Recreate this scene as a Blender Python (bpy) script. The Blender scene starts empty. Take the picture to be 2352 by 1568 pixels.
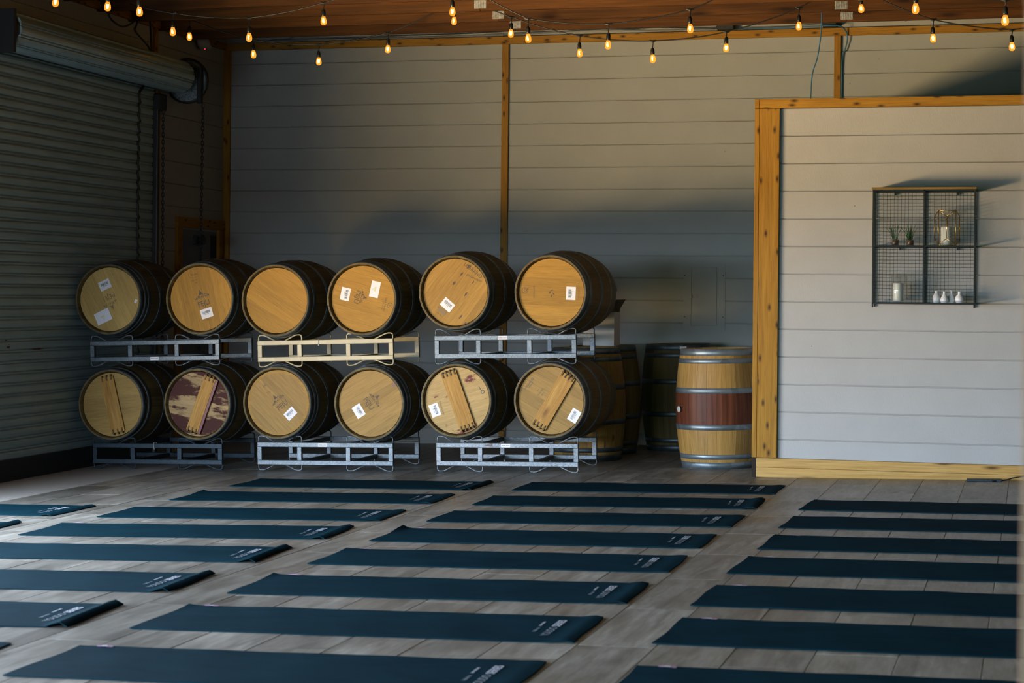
import bpy, bmesh, math, random
from mathutils import Matrix, Vector, Euler
rnd = random.Random(7)
PI = math.pi
rad = math.radians
SC = bpy.context.scene
COL = SC.collection

# ------------------------------------------------------------------ camera, world, light, exposure
cam = bpy.data.cameras.new('camera'); camo = bpy.data.objects.new('camera', cam); COL.objects.link(camo)
cam.sensor_width = 36; cam.sensor_fit = 'HORIZONTAL'; cam.lens = 66.63
cam.shift_y = -0.0451; cam.clip_start = 0.05; cam.clip_end = 200
camo.matrix_world = (Matrix.Translation((0, 0, 1.372)) @ Matrix.Rotation(0.2520, 4, 'Z')
                     @ Matrix.Rotation(PI/2, 4, 'X') @ Matrix.Rotation(0.0094, 4, 'Z'))
cam.dof.use_dof = True; cam.dof.focus_distance = 15.0; cam.dof.aperture_fstop = 5.0
SC.camera = camo

world = bpy.data.worlds.new('sky'); SC.world = world; world.use_nodes = True
bg = world.node_tree.nodes['Background']; bg.inputs[0].default_value = (0.66, 0.80, 1.0, 1); bg.inputs[1].default_value = 27.0

def area(name, loc, rot, sx, sy, col, power, portal=False):
    l = bpy.data.lights.new(name, 'AREA'); l.shape = 'RECTANGLE'; l.size = sx; l.size_y = sy
    l.color = col; l.energy = power; l.cycles.is_portal = portal
    o = bpy.data.objects.new(name, l); COL.objects.link(o); o.location = loc; o.rotation_euler = rot
    return o
# daylight that reaches the room: sunlit paving outside the raised side door, open sky through that door,
# apart from it, an added teal fill lamp behind the camera tints the shadows
area('sunlit_paving_light', (-9.75, 8.6, -0.12), (PI, 0, 0), 3.1, 8.6, (1.0, 0.69, 0.32), 8200)
area('teal_fill_light', (-0.65, -2.0, 2.0), (rad(78), 0, 0), 1.6, 1.6, (0.25, 0.95, 0.78), 110)
area('front_sky_portal', (-5.4, 1.50, 1.2), (PI/2, 0, 0), 3.7, 2.9, (1, 1, 1), 1, portal=True)
area('side_sky_portal', (-7.70, 6.7, 1.05), (PI/2, 0, -PI/2), 9.1, 2.6, (1, 1, 1), 1, portal=True)
SC.cycles.diffuse_bounces = 1
vs = SC.view_settings
vs.view_transform = 'Standard'; vs.look = 'None'; vs.gamma = 1; vs.exposure = 0.56; vs.use_curve_mapping = False

# ------------------------------------------------------------------ materials
MATS = {}
def newmat(name):
    m = bpy.data.materials.new(name); m.use_nodes = True
    nt = m.node_tree; b = nt.nodes['Principled BSDF']; MATS[name] = m
    return m, nt, b
def N(nt, typ, **kw):
    n = nt.nodes.new(typ)
    for k, v in kw.items(): setattr(n, k, v)
    return n
KA = 0.66                                    # overall reflectance level (the exposure below is set to match it)
def raw(c): return (c[0], c[1], c[2], 1)
def rgba(c): return (c[0]*KA, c[1]*KA, c[2]*KA, 1)
def ramp(nt, src, stops, interp='LINEAR'):
    r = N(nt, 'ShaderNodeValToRGB'); r.color_ramp.interpolation = interp
    e = r.color_ramp.elements
    while len(e) < len(stops): e.new(0.5)
    for i, (p, c) in enumerate(stops):
        e[i].position = p; e[i].color = rgba(c) if not isinstance(c, (int, float)) else (c, c, c, 1)
    nt.links.new(src, r.inputs[0]); return r.outputs[0]
def mixc(nt, fac, a, b, blend='MIX'):
    m = N(nt, 'ShaderNodeMix', data_type='RGBA', blend_type=blend)
    for s, v in ((0, fac), (6, a), (7, b)):
        if isinstance(v, (int, float)): m.inputs[s].default_value = v
        elif isinstance(v, tuple): m.inputs[s].default_value = rgba(v)
        else: nt.links.new(v, m.inputs[s])
    return m.outputs[2]
def math_(nt, op, a, b=None, clamp=False):
    m = N(nt, 'ShaderNodeMath', operation=op, use_clamp=clamp)
    for i, v in enumerate((a, b)):
        if v is None: continue
        if isinstance(v, (int, float)): m.inputs[i].default_value = v
        else: nt.links.new(v, m.inputs[i])
    return m.outputs[0]
def coords(nt, kind='UV', scale=(1, 1, 1), rand=True, loc=(0, 0, 0)):
    tc = N(nt, 'ShaderNodeTexCoord'); src = tc.outputs[kind]
    if rand:
        oi = N(nt, 'ShaderNodeObjectInfo')
        s = N(nt, 'ShaderNodeVectorMath', operation='SCALE'); s.inputs[0].default_value = (17.3, 9.1, 5.7)
        nt.links.new(oi.outputs['Random'], s.inputs['Scale'])
        ad = N(nt, 'ShaderNodeVectorMath', operation='ADD'); nt.links.new(src, ad.inputs[0]); nt.links.new(s.outputs[0], ad.inputs[1])
        src = ad.outputs[0]
    mp = N(nt, 'ShaderNodeMapping'); mp.inputs['Scale'].default_value = scale; mp.inputs['Location'].default_value = loc
    nt.links.new(src, mp.inputs[0]); return mp.outputs[0]
def noise(nt, vec, scale=1, detail=4, rough=0.55, dist=0.0):
    n = N(nt, 'ShaderNodeTexNoise'); n.inputs['Scale'].default_value = scale; n.inputs['Detail'].default_value = detail
    n.inputs['Roughness'].default_value = rough; n.inputs['Distortion'].default_value = dist
    nt.links.new(vec, n.inputs['Vector']); return n.outputs['Fac']
def voro(nt, vec, scale=1, out='Distance', dim='3D'):
    n = N(nt, 'ShaderNodeTexVoronoi'); n.voronoi_dimensions = dim; n.inputs['Scale'].default_value = scale
    nt.links.new(vec, n.inputs['Vector']); return n.outputs[out]
def bump(nt, bsdf, h, strength=0.2, dist=0.01):
    b = N(nt, 'ShaderNodeBump'); b.inputs['Strength'].default_value = strength; b.inputs['Distance'].default_value = dist
    nt.links.new(h, b.inputs['Height']); nt.links.new(b.outputs[0], bsdf.inputs['Normal'])
def randval(nt, col, amt):
    oi = N(nt, 'ShaderNodeObjectInfo'); hs = N(nt, 'ShaderNodeHueSaturation')
    v = math_(nt, 'MULTIPLY_ADD', oi.outputs['Random'], amt); v.node.inputs[2].default_value = 1 - amt/2
    nt.links.new(v, hs.inputs['Value']); nt.links.new(col, hs.inputs['Color']); return hs.outputs[0]

def plain(name, col, rough=0.5, metal=0.0, spec=0.5, emit=None, es=0):
    m, nt, b = newmat(name)
    b.inputs['Base Color'].default_value = rgba(col); b.inputs['Roughness'].default_value = rough
    b.inputs['Metallic'].default_value = metal; b.inputs['Specular IOR Level'].default_value = spec
    if emit: b.inputs['Emission Color'].default_value = raw(emit); b.inputs['Emission Strength'].default_value = es
    return m
def wood(name, ca, cb, cd, grain=(1.3, 20, 20), knots=0.0, rough=0.6, var=0.2, kscale=(5.5, 13, 13), band=None, wine=None):
    m, nt, b = newmat(name)
    v = coords(nt, 'UV', grain)
    g1 = noise(nt, v, 1.0, 5, 0.6, 0.6)
    v2 = coords(nt, 'UV', (grain[0]*3, grain[1]*6, 1))
    g2 = noise(nt, v2, 1.0, 3, 0.6)
    c = ramp(nt, g1, [(0.28, ca), (0.55, tuple((x+y)/2 for x, y in zip(ca, cb))), (0.75, cb)])
    fine = ramp(nt, g2, [(0.3, 0.62), (0.6, 1.05)])
    c = mixc(nt, 0.75, c, fine, 'MULTIPLY')
    if knots:
        kv = coords(nt, 'UV', kscale)
        d = voro(nt, kv, 1.0, dim='2D'); cc = voro(nt, kv, 1.0, 'Color', '2D')
        sep = N(nt, 'ShaderNodeSeparateColor'); nt.links.new(cc, sep.inputs[0])
        sel = math_(nt, 'LESS_THAN', sep.outputs[0], knots)
        k = ramp(nt, d, [(0.05, 0.95), (0.10, 0.6), (0.22, 0.0)])
        k = math_(nt, 'MULTIPLY', k, sel)
        c = mixc(nt, k, c, cd)
    if band:
        tc = N(nt, 'ShaderNodeTexCoord'); sp = N(nt, 'ShaderNodeSeparateXYZ'); nt.links.new(tc.outputs['UV'], sp.inputs[0])
        a = math_(nt, 'ABSOLUTE', math_(nt, 'SUBTRACT', sp.outputs[0], 0.48))
        s = math_(nt, 'LESS_THAN', a, band[0])
        stv = ramp(nt, noise(nt, coords(nt, 'UV', (1.5, 30, 1)), 1, 3), [(0.3, band[1]), (0.7, band[2])])
        c = mixc(nt, s, c, stv)
    if wine:
        tc = N(nt, 'ShaderNodeTexCoord'); nz = noise(nt, coords(nt, 'Object', wine[0], False, wine[2]), 1, 5, 0.65)
        s = ramp(nt, nz, [(wine[1], 0.0), (wine[1]+0.06, 1.0)])
        c = mixc(nt, s, c, wine[3])
    c = randval(nt, c, var)
    nt.links.new(c, b.inputs['Base Color']); b.inputs['Roughness'].default_value = rough
    b.inputs['Specular IOR Level'].default_value = 0.16
    bump(nt, b, g2, 0.25, 0.002)
    return m
wood('cedar', (0.385, 0.178, 0.020), (0.53, 0.275, 0.036), (0.05, 0.022, 0.008), knots=0.55, var=0.14)
wood('cedar_pale', (0.58, 0.32, 0.085), (0.74, 0.46, 0.16), (0.13, 0.055, 0.015), grain=(1.0, 14, 14), knots=0.30, kscale=(2.4, 12, 12), var=0.08)
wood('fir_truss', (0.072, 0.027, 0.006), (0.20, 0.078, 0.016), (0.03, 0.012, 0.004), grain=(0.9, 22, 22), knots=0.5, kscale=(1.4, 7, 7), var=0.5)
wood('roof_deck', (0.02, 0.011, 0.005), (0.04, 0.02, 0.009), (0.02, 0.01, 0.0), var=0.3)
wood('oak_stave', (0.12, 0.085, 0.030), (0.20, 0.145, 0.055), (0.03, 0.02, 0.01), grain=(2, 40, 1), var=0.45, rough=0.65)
wood('oak_stave_pale', (0.34, 0.185, 0.045), (0.49, 0.285, 0.085), (0.10, 0.05, 0.02), grain=(2.2, 34, 1), knots=0.12, kscale=(5, 10, 1), var=0.30, rough=0.55)
wood('oak_stave_wine', (0.34, 0.185, 0.045), (0.49, 0.285, 0.085), (0.10, 0.05, 0.02), grain=(2.2, 34, 1), var=0.42, rough=0.5,
     band=(0.128, (0.070, 0.019, 0.009), (0.17, 0.052, 0.022)))
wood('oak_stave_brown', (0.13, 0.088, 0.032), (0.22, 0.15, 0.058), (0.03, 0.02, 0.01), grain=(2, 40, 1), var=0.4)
HEADC = {'a': ((0.40, 0.205, 0.028), (0.50, 0.27, 0.044)), 'b': ((0.39, 0.21, 0.040), (0.49, 0.285, 0.066)), 'c': ((0.34, 0.20, 0.055), (0.43, 0.265, 0.080)), 'd': ((0.40, 0.25, 0.070), (0.50, 0.32, 0.10)), 'e': ((0.56, 0.36, 0.105), (0.68, 0.45, 0.145))}  # 'e': lightened oak, missing light on the upper left head put into the colour
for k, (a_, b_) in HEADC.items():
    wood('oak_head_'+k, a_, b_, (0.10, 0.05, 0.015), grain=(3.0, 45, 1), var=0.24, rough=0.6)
wood('oak_head_wine', (0.40, 0.26, 0.11), (0.52, 0.36, 0.17), (0.1, 0.05, 0.015), grain=(3, 45, 1), var=0.2,
     wine=((2.2, 1, 7.5), 0.44, (0, 0, 1.35), (0.055, 0.010, 0.005)))
wood('oak_head_splash', (0.48, 0.31, 0.11), (0.60, 0.41, 0.17), (0.1, 0.05, 0.015), grain=(3, 45, 1), var=0.13,
     wine=((4.5, 1, 9), 0.575, (3, 0, 2.2), (0.16, 0.03, 0.03)))
wood('bar_pine', (0.42, 0.20, 0.035), (0.66, 0.39, 0.105), (0.25, 0.11, 0.03), grain=(2.2, 26, 26), knots=0.2, kscale=(3, 8, 8), var=0.1)
wood('plank_top', (0.30, 0.18, 0.05), (0.42, 0.27, 0.09), (0.1, 0.05, 0.01), var=0.1)

def siding_mat(name, col):
    m, nt, b = newmat(name)
    v = coords(nt, 'Object', (3, 3, 3)); n1 = noise(nt, v, 1, 4)
    v2 = coords(nt, 'Object', (9, 9, 9)); d = voro(nt, v2, 1.0)
    c = ramp(nt, n1, [(0.3, tuple(x*0.93 for x in col)), (0.7, col)])
    sp = ramp(nt, d, [(0.025, 0.35), (0.05, 1.0)])
    cc = voro(nt, v2, 1.0, 'Color'); se = N(nt, 'ShaderNodeSeparateColor'); nt.links.new(cc, se.inputs[0])
    c = mixc(nt, math_(nt, 'LESS_THAN', se.outputs[0], 0.16), c, mixc(nt, 1.0, c, sp, 'MULTIPLY'))
    nt.links.new(c, b.inputs['Base Color']); b.inputs['Roughness'].default_value = 0.62; b.inputs['Specular IOR Level'].default_value = 0.25
    v3 = coords(nt, 'Object', (160, 160, 40)); bump(nt, b, noise(nt, v3, 1, 2), 0.35, 0.002)
    return m
siding_mat('siding_paint', (0.475, 0.485, 0.45))  # slight green tint: teal shade of back and left walls put into the colour
siding_mat('siding_dark', (0.09, 0.088, 0.08))
siding_mat('siding_paint_lit', (0.53, 0.51, 0.485))  # same paint as siding_paint, the partition's stronger light put into the colour
siding_mat('panel_paint', (0.475, 0.485, 0.45))

def tile_mat():
    m, nt, b = newmat('plank_tile')
    v = coords(nt, 'Object', (14, 1.6, 1)); g = noise(nt, v, 1, 6, 0.62, 0.5)
    v2 = coords(nt, 'Object', (2.2, 1.1, 1)); g2 = noise(nt, v2, 1, 4, 0.6, 0.8)
    c = ramp(nt, g, [(0.25, (0.135, 0.124, 0.102)), (0.5, (0.265, 0.246, 0.207)), (0.78, (0.42, 0.395, 0.34))])
    g3 = noise(nt, coords(nt, 'Object', (60, 7, 1)), 1, 4, 0.7, 0.3)
    c = mixc(nt, 0.8, c, ramp(nt, g3, [(0.3, 0.66), (0.52, 1.0), (0.72, 1.3)]), 'MULTIPLY')
    c = mixc(nt, 0.6, c, ramp(nt, g2, [(0.3, 0.50), (0.7, 1.25)]), 'MULTIPLY')
    c = randval(nt, c, 0.34)
    nt.links.new(c, b.inputs['Base Color'])
    r = ramp(nt, g2, [(0.3, 0.34), (0.7, 0.52)]); nt.links.new(r, b.inputs['Roughness'])
    b.inputs['Specular IOR Level'].default_value = 0.5
    bump(nt, b, g, 0.22, 0.002)
tile_mat()
plain('grout', (0.44, 0.42, 0.38), 0.9)
def mat_rubber():
    m, nt, b = newmat('mat_rubber')
    v = coords(nt, 'Object', (3, 6, 1)); g = noise(nt, v, 1, 4, 0.6, 0.8)
    c = ramp(nt, g, [(0.3, (0.0018, 0.020, 0.032)), (0.75, (0.0035, 0.032, 0.048))])
    nt.links.new(c, b.inputs['Base Color']); b.inputs['Roughness'].default_value = 0.9; b.inputs['Specular IOR Level'].default_value = 0.02
    v3 = coords(nt, 'Object', (420, 420, 1)); bump(nt, b, noise(nt, v3, 1, 1), 0.25, 0.001)
mat_rubber()
plain('print_white', (0.62, 0.66, 0.74), 0.6)
plain('print_grey', (0.34, 0.40, 0.45), 0.6)
plain('tag_pink', (0.62, 0.36, 0.58), 0.5)
plain('tag_white', (0.85, 0.80, 0.86), 0.5)

def galv(name, c0, c1, rust=0.0, metal=0.5, sc=150, spec=0.4):
    m, nt, b = newmat(name)
    v = coords(nt, 'Object', (1, 1, 1)); cell = voro(nt, v, sc, 'Color')
    se = N(nt, 'ShaderNodeSeparateColor'); nt.links.new(cell, se.inputs[0])
    n = noise(nt, v, 7, 5, 0.65)
    f = math_(nt, 'MULTIPLY_ADD', se.outputs[0], 0.45); nt.links.new(math_(nt, 'MULTIPLY', n, 0.75), f.node.inputs[2])
    c = ramp(nt, f, [(0.3, c0), (0.8, c1)])
    if rust:
        nz = noise(nt, coords(nt, 'Object', (6, 6, 14)), 1, 5, 0.7)
        s = ramp(nt, nz, [(1-rust, 0.0), (1-rust+0.03, 1.0)])
        c = mixc(nt, s, c, (0.085, 0.040, 0.028))
        nt.links.new(math_(nt, 'MULTIPLY', math_(nt, 'SUBTRACT', 1.0, s), metal), b.inputs['Metallic'])
    else: b.inputs['Metallic'].default_value = metal
    nt.links.new(c, b.inputs['Base Color']); b.inputs['Roughness'].default_value = 0.48; b.inputs['Specular IOR Level'].default_value = spec
galv('galvanized', (0.070, 0.092, 0.108), (0.19, 0.225, 0.245))
galv('galvanized_rusty', (0.09, 0.11, 0.125), (0.26, 0.285, 0.30), rust=0.36)
galv('galvanized_dark', (0.018, 0.032, 0.044), (0.045, 0.070, 0.09), metal=0.2, spec=0.12)  # darker galvanized; on the lower left rack, shade put into the colour
galv('cream_steel', (0.46, 0.39, 0.22), (0.58, 0.50, 0.31), rust=0.22, metal=0.0, sc=8)
galv('hoop_steel', (0.08, 0.11, 0.125), (0.17, 0.215, 0.24), metal=0.75, sc=9)
galv('hoop_steel_bright', (0.14, 0.18, 0.20), (0.28, 0.33, 0.355), metal=0.7, sc=9)
galv('disc_spangle', (0.08, 0.11, 0.13), (0.42, 0.50, 0.52), metal=0.6, sc=90)
galv('nail_plate', (0.30, 0.31, 0.30), (0.55, 0.55, 0.52), metal=0.3, sc=70)
def curtain():
    m, nt, b = newmat('door_curtain')
    v = coords(nt, 'Object', (2.5, 2.5, 2.5)); n = noise(nt, v, 1, 5)
    c = ramp(nt, n, [(0.3, (0.36, 0.52, 0.53)), (0.7, (0.46, 0.64, 0.64))])
    nt.links.new(c, b.inputs['Base Color']); b.inputs['Roughness'].default_value = 0.38; b.inputs['Metallic'].default_value = 0.15
curtain()
plain('steel_dark', (0.035, 0.042, 0.045), 0.5, 0.5)
plain('steel_black', (0.008, 0.011, 0.012), 0.7, 0.0)
plain('wire_black', (0.010, 0.018, 0.020), 0.6, 0.0, 0.3)
plain('cord_black', (0.010, 0.012, 0.013), 0.5)
plain('cord_blue', (0.02, 0.16, 0.30), 0.5)
plain('cable_white', (0.42, 0.42, 0.36), 0.5)
plain('cable_grey', (0.20, 0.22, 0.22), 0.5)
plain('door_leaf', (0.16, 0.17, 0.17), 0.5)
plain('paper_white', (0.86, 0.84, 0.86), 0.6)
plain('ink_black', (0.012, 0.014, 0.016), 0.6)
plain('ink_green', (0.02, 0.055, 0.055), 0.6)
plain('ink_brown', (0.085, 0.050, 0.020), 0.7)
plain('ink_faded', (0.26, 0.165, 0.065), 0.7)
plain('ink_yellow', (0.62, 0.60, 0.10), 0.6)
plain('wine_red', (0.13, 0.012, 0.014), 0.5)
plain('bung_white', (0.55, 0.55, 0.50), 0.5)
plain('carton_white', (0.62, 0.62, 0.61), 0.6)
plain('carton_grey', (0.20, 0.24, 0.26), 0.6)
plain('carton_brown', (0.12, 0.085, 0.06), 0.7)
plain('plastic_white', (0.55, 0.55, 0.50), 0.4)
plain('led_red', (0.5, 0.01, 0.02), 0.3, emit=(1, 0.02, 0.05), es=1.2)
plain('gold', (0.75, 0.52, 0.20), 0.28, 0.9)
plain('candle_wax', (0.86, 0.83, 0.76), 0.5)
plain('ceramic_white', (0.86, 0.86, 0.88), 0.35)
plain('grass_green', (0.018, 0.10, 0.035), 0.5)
plain('soil_brown', (0.16, 0.075, 0.035), 0.8)
plain('socket_black', (0.012, 0.014, 0.015), 0.4)
plain('jamb_paint', (0.33, 0.21, 0.165), 0.7, spec=0.1)
plain('paving', (0.09, 0.085, 0.075), 0.9)
def glass(name, col, rough=0.02, alpha_mix=0.82):
    m, nt, b = newmat(name)
    tr = N(nt, 'ShaderNodeBsdfTransparent'); tr.inputs[0].default_value = raw(col)
    gl = N(nt, 'ShaderNodeBsdfGlossy'); gl.inputs['Roughness'].default_value = rough
    lw = N(nt, 'ShaderNodeLayerWeight'); lw.inputs[0].default_value = 0.18
    fr = math_(nt, 'MULTIPLY_ADD', lw.outputs['Facing'], 0.45); fr.node.inputs[2].default_value = 0.04
    mx = N(nt, 'ShaderNodeMixShader'); nt.links.new(fr, mx.inputs[0]); nt.links.new(tr.outputs[0], mx.inputs[1]); nt.links.new(gl.outputs[0], mx.inputs[2])
    nt.links.new(mx.outputs[0], nt.nodes['Material Output'].inputs[0])
glass('clear_glass', (0.97, 0.985, 0.98))
def bulb_mats():
    m, nt, b = newmat('bulb_glass')     # amber glass glowing from the filament inside
    tr = N(nt, 'ShaderNodeBsdfTransparent'); tr.inputs[0].default_value = (0.95, 0.62, 0.18, 1)
    em = N(nt, 'ShaderNodeEmission'); em.inputs[0].default_value = (1.0, 0.42, 0.055, 1); em.inputs[1].default_value = 0.42
    ad = N(nt, 'ShaderNodeAddShader'); nt.links.new(tr.outputs[0], ad.inputs[0]); nt.links.new(em.outputs[0], ad.inputs[1])
    nt.links.new(ad.outputs[0], nt.nodes['Material Output'].inputs[0])
    plain('filament', (1, 0.7, 0.3), 0.5, emit=(1.0, 0.66, 0.28), es=15)
bulb_mats()

# ------------------------------------------------------------------ mesh helpers
def M_(m): return MATS[m] if isinstance(m, str) else m
def link(name, mesh, mat, parent=None, mtx=None):
    o = bpy.data.objects.new(name, mesh); COL.objects.link(o)
    if mat is not None and not mesh.materials: mesh.materials.append(M_(mat))
    if parent is not None: o.parent = parent
    if mtx is not None:
        if parent is not None: o.matrix_local = mtx
        else: o.matrix_world = mtx
    return o
def mesh_(name, verts, faces, uvs=None, smooth=False):
    me = bpy.data.meshes.new(name); me.from_pydata([tuple(v) for v in verts], [], faces); me.update()
    if uvs is not None:
        lay = me.uv_layers.new(name='UVMap')
        for p in me.polygons:
            for li in p.loop_indices: lay.data[li].uv = uvs(me.vertices[me.loops[li].vertex_index].co, p.normal)
    if smooth:
        for p in me.polygons: p.use_smooth = True
    return me
def empty(name, loc, mtx=None):
    o = bpy.data.objects.new(name, None); COL.objects.link(o); o.empty_display_size = 0.1
    if mtx is not None: o.matrix_world = mtx
    else: o.location = loc
    return o
def tag(o, label=None, cat=None, group=None, kind=None):
    for k, v in (('label', label), ('category', cat), ('group', group), ('kind', kind)):
        if v: o[k] = v
    return o
def uvbox(L):   # L: index of the long axis
    o1, o2 = [i for i in range(3) if i != L]
    def f(co, n):
        a = [abs(x) for x in n]; k = a.index(max(a))
        if k == L: return (co[o1], co[o2])
        return (co[L], co[o2] if k == o1 else co[o1] + 3.1)
    return f
def boxm(name, lo, hi, long=None, bev=0.0):
    (a, b, c), (d, e, f) = lo, hi
    v = [(a, b, c), (d, b, c), (d, e, c), (a, e, c), (a, b, f), (d, b, f), (d, e, f), (a, e, f)]
    fc = [(0, 3, 2, 1), (4, 5, 6, 7), (0, 1, 5, 4), (1, 2, 6, 5), (2, 3, 7, 6), (3, 0, 4, 7)]
    s = [d-a, e-b, f-c]; L = s.index(max(s)) if long is None else long
    if bev:
        bm = bmesh.new(); vs_ = [bm.verts.new(x) for x in v]
        for q in fc: bm.faces.new([vs_[i] for i in q])
        bmesh.ops.bevel(bm, geom=list(bm.edges), offset=bev, segments=1, affect='EDGES')
        me = bpy.data.meshes.new(name); bm.to_mesh(me); bm.free()
        lay = me.uv_layers.new(name='UVMap'); fn = uvbox(L)
        for p in me.polygons:
            for li in p.loop_indices: lay.data[li].uv = fn(me.vertices[me.loops[li].vertex_index].co, p.normal)
        return me
    return mesh_(name, v, fc, uvbox(L))
def box(name, lo, hi, mat, parent=None, long=None, bev=0.0, mtx=None):
    return link(name, boxm(name, lo, hi, long, bev), mat, parent, mtx)
def cbox(name, lo, hi, mat, parent=None, long=None, bev=0.0):
    """box whose origin lies at its own centre (so object-space grain differs per piece)"""
    c = [(p+q)/2 for p, q in zip(lo, hi)]
    return box(name, [p-k for p, k in zip(lo, c)], [q-k for q, k in zip(hi, c)], mat, parent, long, bev, Matrix.Translation(c))
def tube_geo(pts, r, n=6, closed=False):
    pts = [Vector(p) for p in pts]; V = []; F = []
    m = len(pts); up = None
    for i, p in enumerate(pts):
        a = pts[(i-1) % m] if (closed or i > 0) else p
        b = pts[(i+1) % m] if (closed or i < m-1) else p
        t = (b-a).normalized()
        if up is None: up = Vector((0, 0, 1)) if abs(t.z) < 0.9 else Vector((1, 0, 0))
        s = t.cross(up)
        if s.length < 1e-4: s = t.cross(Vector((0.3, 0.9, 0.2)))
        s.normalize(); up = s.cross(t).normalized()
        rr = r[i] if isinstance(r, (list, tuple)) else r
        for k in range(n):
            an = 2*PI*k/n; V.append(p + s*math.cos(an)*rr + up*math.sin(an)*rr)
    for i in range(m if closed else m-1):
        j = (i+1) % m
        for k in range(n): F.append((i*n+k, i*n+(k+1) % n, j*n+(k+1) % n, j*n+k))
    if not closed: F.append(tuple(range(n-1, -1, -1))); F.append(tuple((m-1)*n+k for k in range(n)))
    return V, F
class MB:
    def __init__(s): s.v = []; s.f = []
    def add(s, V, F): o = len(s.v); s.v += [tuple(x) for x in V]; s.f += [tuple(i+o for i in q) for q in F]; return s
    def tube(s, pts, r, n=6, closed=False): return s.add(*tube_geo(pts, r, n, closed))
    def box(s, lo, hi):
        (a, b, c), (d, e, f) = lo, hi
        return s.add([(a, b, c), (d, b, c), (d, e, c), (a, e, c), (a, b, f), (d, b, f), (d, e, f), (a, e, f)],
                     [(0, 3, 2, 1), (4, 5, 6, 7), (0, 1, 5, 4), (1, 2, 6, 5), (2, 3, 7, 6), (3, 0, 4, 7)])
    def poly(s, pts, y0, y1):   # x,z polygon (ccw seen from -y) extruded along y
        n = len(pts); V = [(x, y0, z) for x, z in pts]+[(x, y1, z) for x, z in pts]
        F = [tuple(range(n)), tuple(range(2*n-1, n-1, -1))]+[(i, i+n, (i+1) % n+n, (i+1) % n) for i in range(n)]
        return s.add(V, F)
    def mesh(s, name, smooth=False, uvs=None): return mesh_(name, s.v, s.f, uvs, smooth)
    def link(s, name, mat, parent=None, mtx=None, smooth=False, uvs=None): return link(name, s.mesh(name, smooth, uvs), mat, parent, mtx)
def lathe_geo(prof, n=32, axis='Z', cap=True):
    V = []; F = []
    for r, h in prof:
        for k in range(n):
            a = 2*PI*k/n
            V.append((r*math.cos(a), r*math.sin(a), h) if axis == 'Z' else (r*math.sin(a), h, r*math.cos(a)))
    m = len(prof)
    for i in range(m-1):
        for k in range(n):
            q = (i*n+k, i*n+(k+1) % n, (i+1)*n+(k+1) % n, (i+1)*n+k); F.append(q)
    if cap: F.append(tuple(range(n-1, -1, -1))); F.append(tuple((m-1)*n+k for k in range(n)))
    return V, F
def lathe(name, prof, mat, parent=None, mtx=None, n=32, axis='Z', cap=True, smooth=True):
    V, F = lathe_geo(prof, n, axis, cap)
    me = mesh_(name, V, F); bm = bmesh.new(); bm.from_mesh(me); bmesh.ops.recalc_face_normals(bm, faces=bm.faces[:]); bm.to_mesh(me); bm.free()
    if smooth:
        for p in me.polygons: p.use_smooth = len(p.vertices) == 4
    return link(name, me, mat, parent, mtx)
def text(name, s, size, mat, parent, mtx, align='CENTER', sx=1.0, bold=0.0):
    """lettering as a flat mesh in the x-z plane, facing -y"""
    cu = bpy.data.curves.new(name, 'FONT'); cu.body = s; cu.size = size; cu.align_x = align; cu.align_y = 'CENTER'; cu.offset = bold; cu.resolution_u = 3
    t = bpy.data.objects.new(name, cu); COL.objects.link(t)
    dg = bpy.context.evaluated_depsgraph_get(); me = bpy.data.meshes.new_from_object(t.evaluated_get(dg))
    bpy.data.objects.remove(t); bpy.data.curves.remove(cu)
    me.transform(Matrix.Rotation(PI/2, 4, 'X') @ Matrix.Diagonal((sx, 1, 1, 1)))
    me.materials.clear(); me.materials.append(M_(mat)); me.name = name
    return link(name, me, mat, parent, mtx)
def T(x, y, z): return Matrix.Translation((x, y, z))
def RX(a): return Matrix.Rotation(a, 4, 'X')
def RY(a): return Matrix.Rotation(a, 4, 'Y')
def RZ(a): return Matrix.Rotation(a, 4, 'Z')

# ------------------------------------------------------------------ the room
SL = 0.0216                                  # the floor falls towards the side doors
TILT = RY(-math.atan(SL))
def fz(X): return SL*(X+2.2)
YP, YB, XL, XR = 14.44, 17.574, -7.50, 4.2    # partition face, back wall face, left wall face, right wall
SID = 0.2093
FL = T(-2.2, 0, 0) @ TILT
floor = box('floor', (-5.6, 1.4, -0.25), (6.6, 17.8, -0.0016), 'grout', mtx=FL); tag(floor, 'grey brown wood-look plank tile floor', kind='structure')
# plank tiles, each its own piece where the camera looks; the rest of the field in one piece
def in_view(x, y):
    d = math.cos(0.252)*y - math.sin(0.252)*x
    u = (math.cos(0.252)*x + math.sin(0.252)*y)/d*4353+1176; v = 678+1.37/d*4353
    return -120 < u < 2470 and v < 1680
tm = boxm('floor_tile', (-0.1515, -0.454, -0.010), (0.1515, 0.454, 0.0), 1, 0.0012); tm.materials.append(MATS['plank_tile'])
rest = MB(); ntile = 0
phase = (0.20, 0.51, 0.81); tiles = []
for i in range(-21, 22):
    for j in range(1, 20):
        y = 0.912*j+phase[i % 3]+0.456
        if 1.5 < y < 17.6: tiles.append((2.2-0.199+0.3075*i, y))
GRID = T(1.847, 7.2, 0) @ RZ(-0.0174) @ T(-1.847, -7.2, 0)
seen = [t for t in tiles if in_view(t[0]-2.2, t[1])]
seen.sort(key=lambda t: t[1]); seenset = set(seen[:300])
for (x, y) in tiles:
    if (x, y) in seenset:
        link('floor_tile', tm, None, floor, GRID @ T(x, y, rnd.uniform(-0.0006, 0.0004)))
    else: rest.box((x-0.1515, y-0.454, -0.010), (x+0.1515, y+0.454, 0.0))
ro = rest.link('floor_tile_field', 'plank_tile', floor, GRID); tag(ro, kind='stuff')

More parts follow.
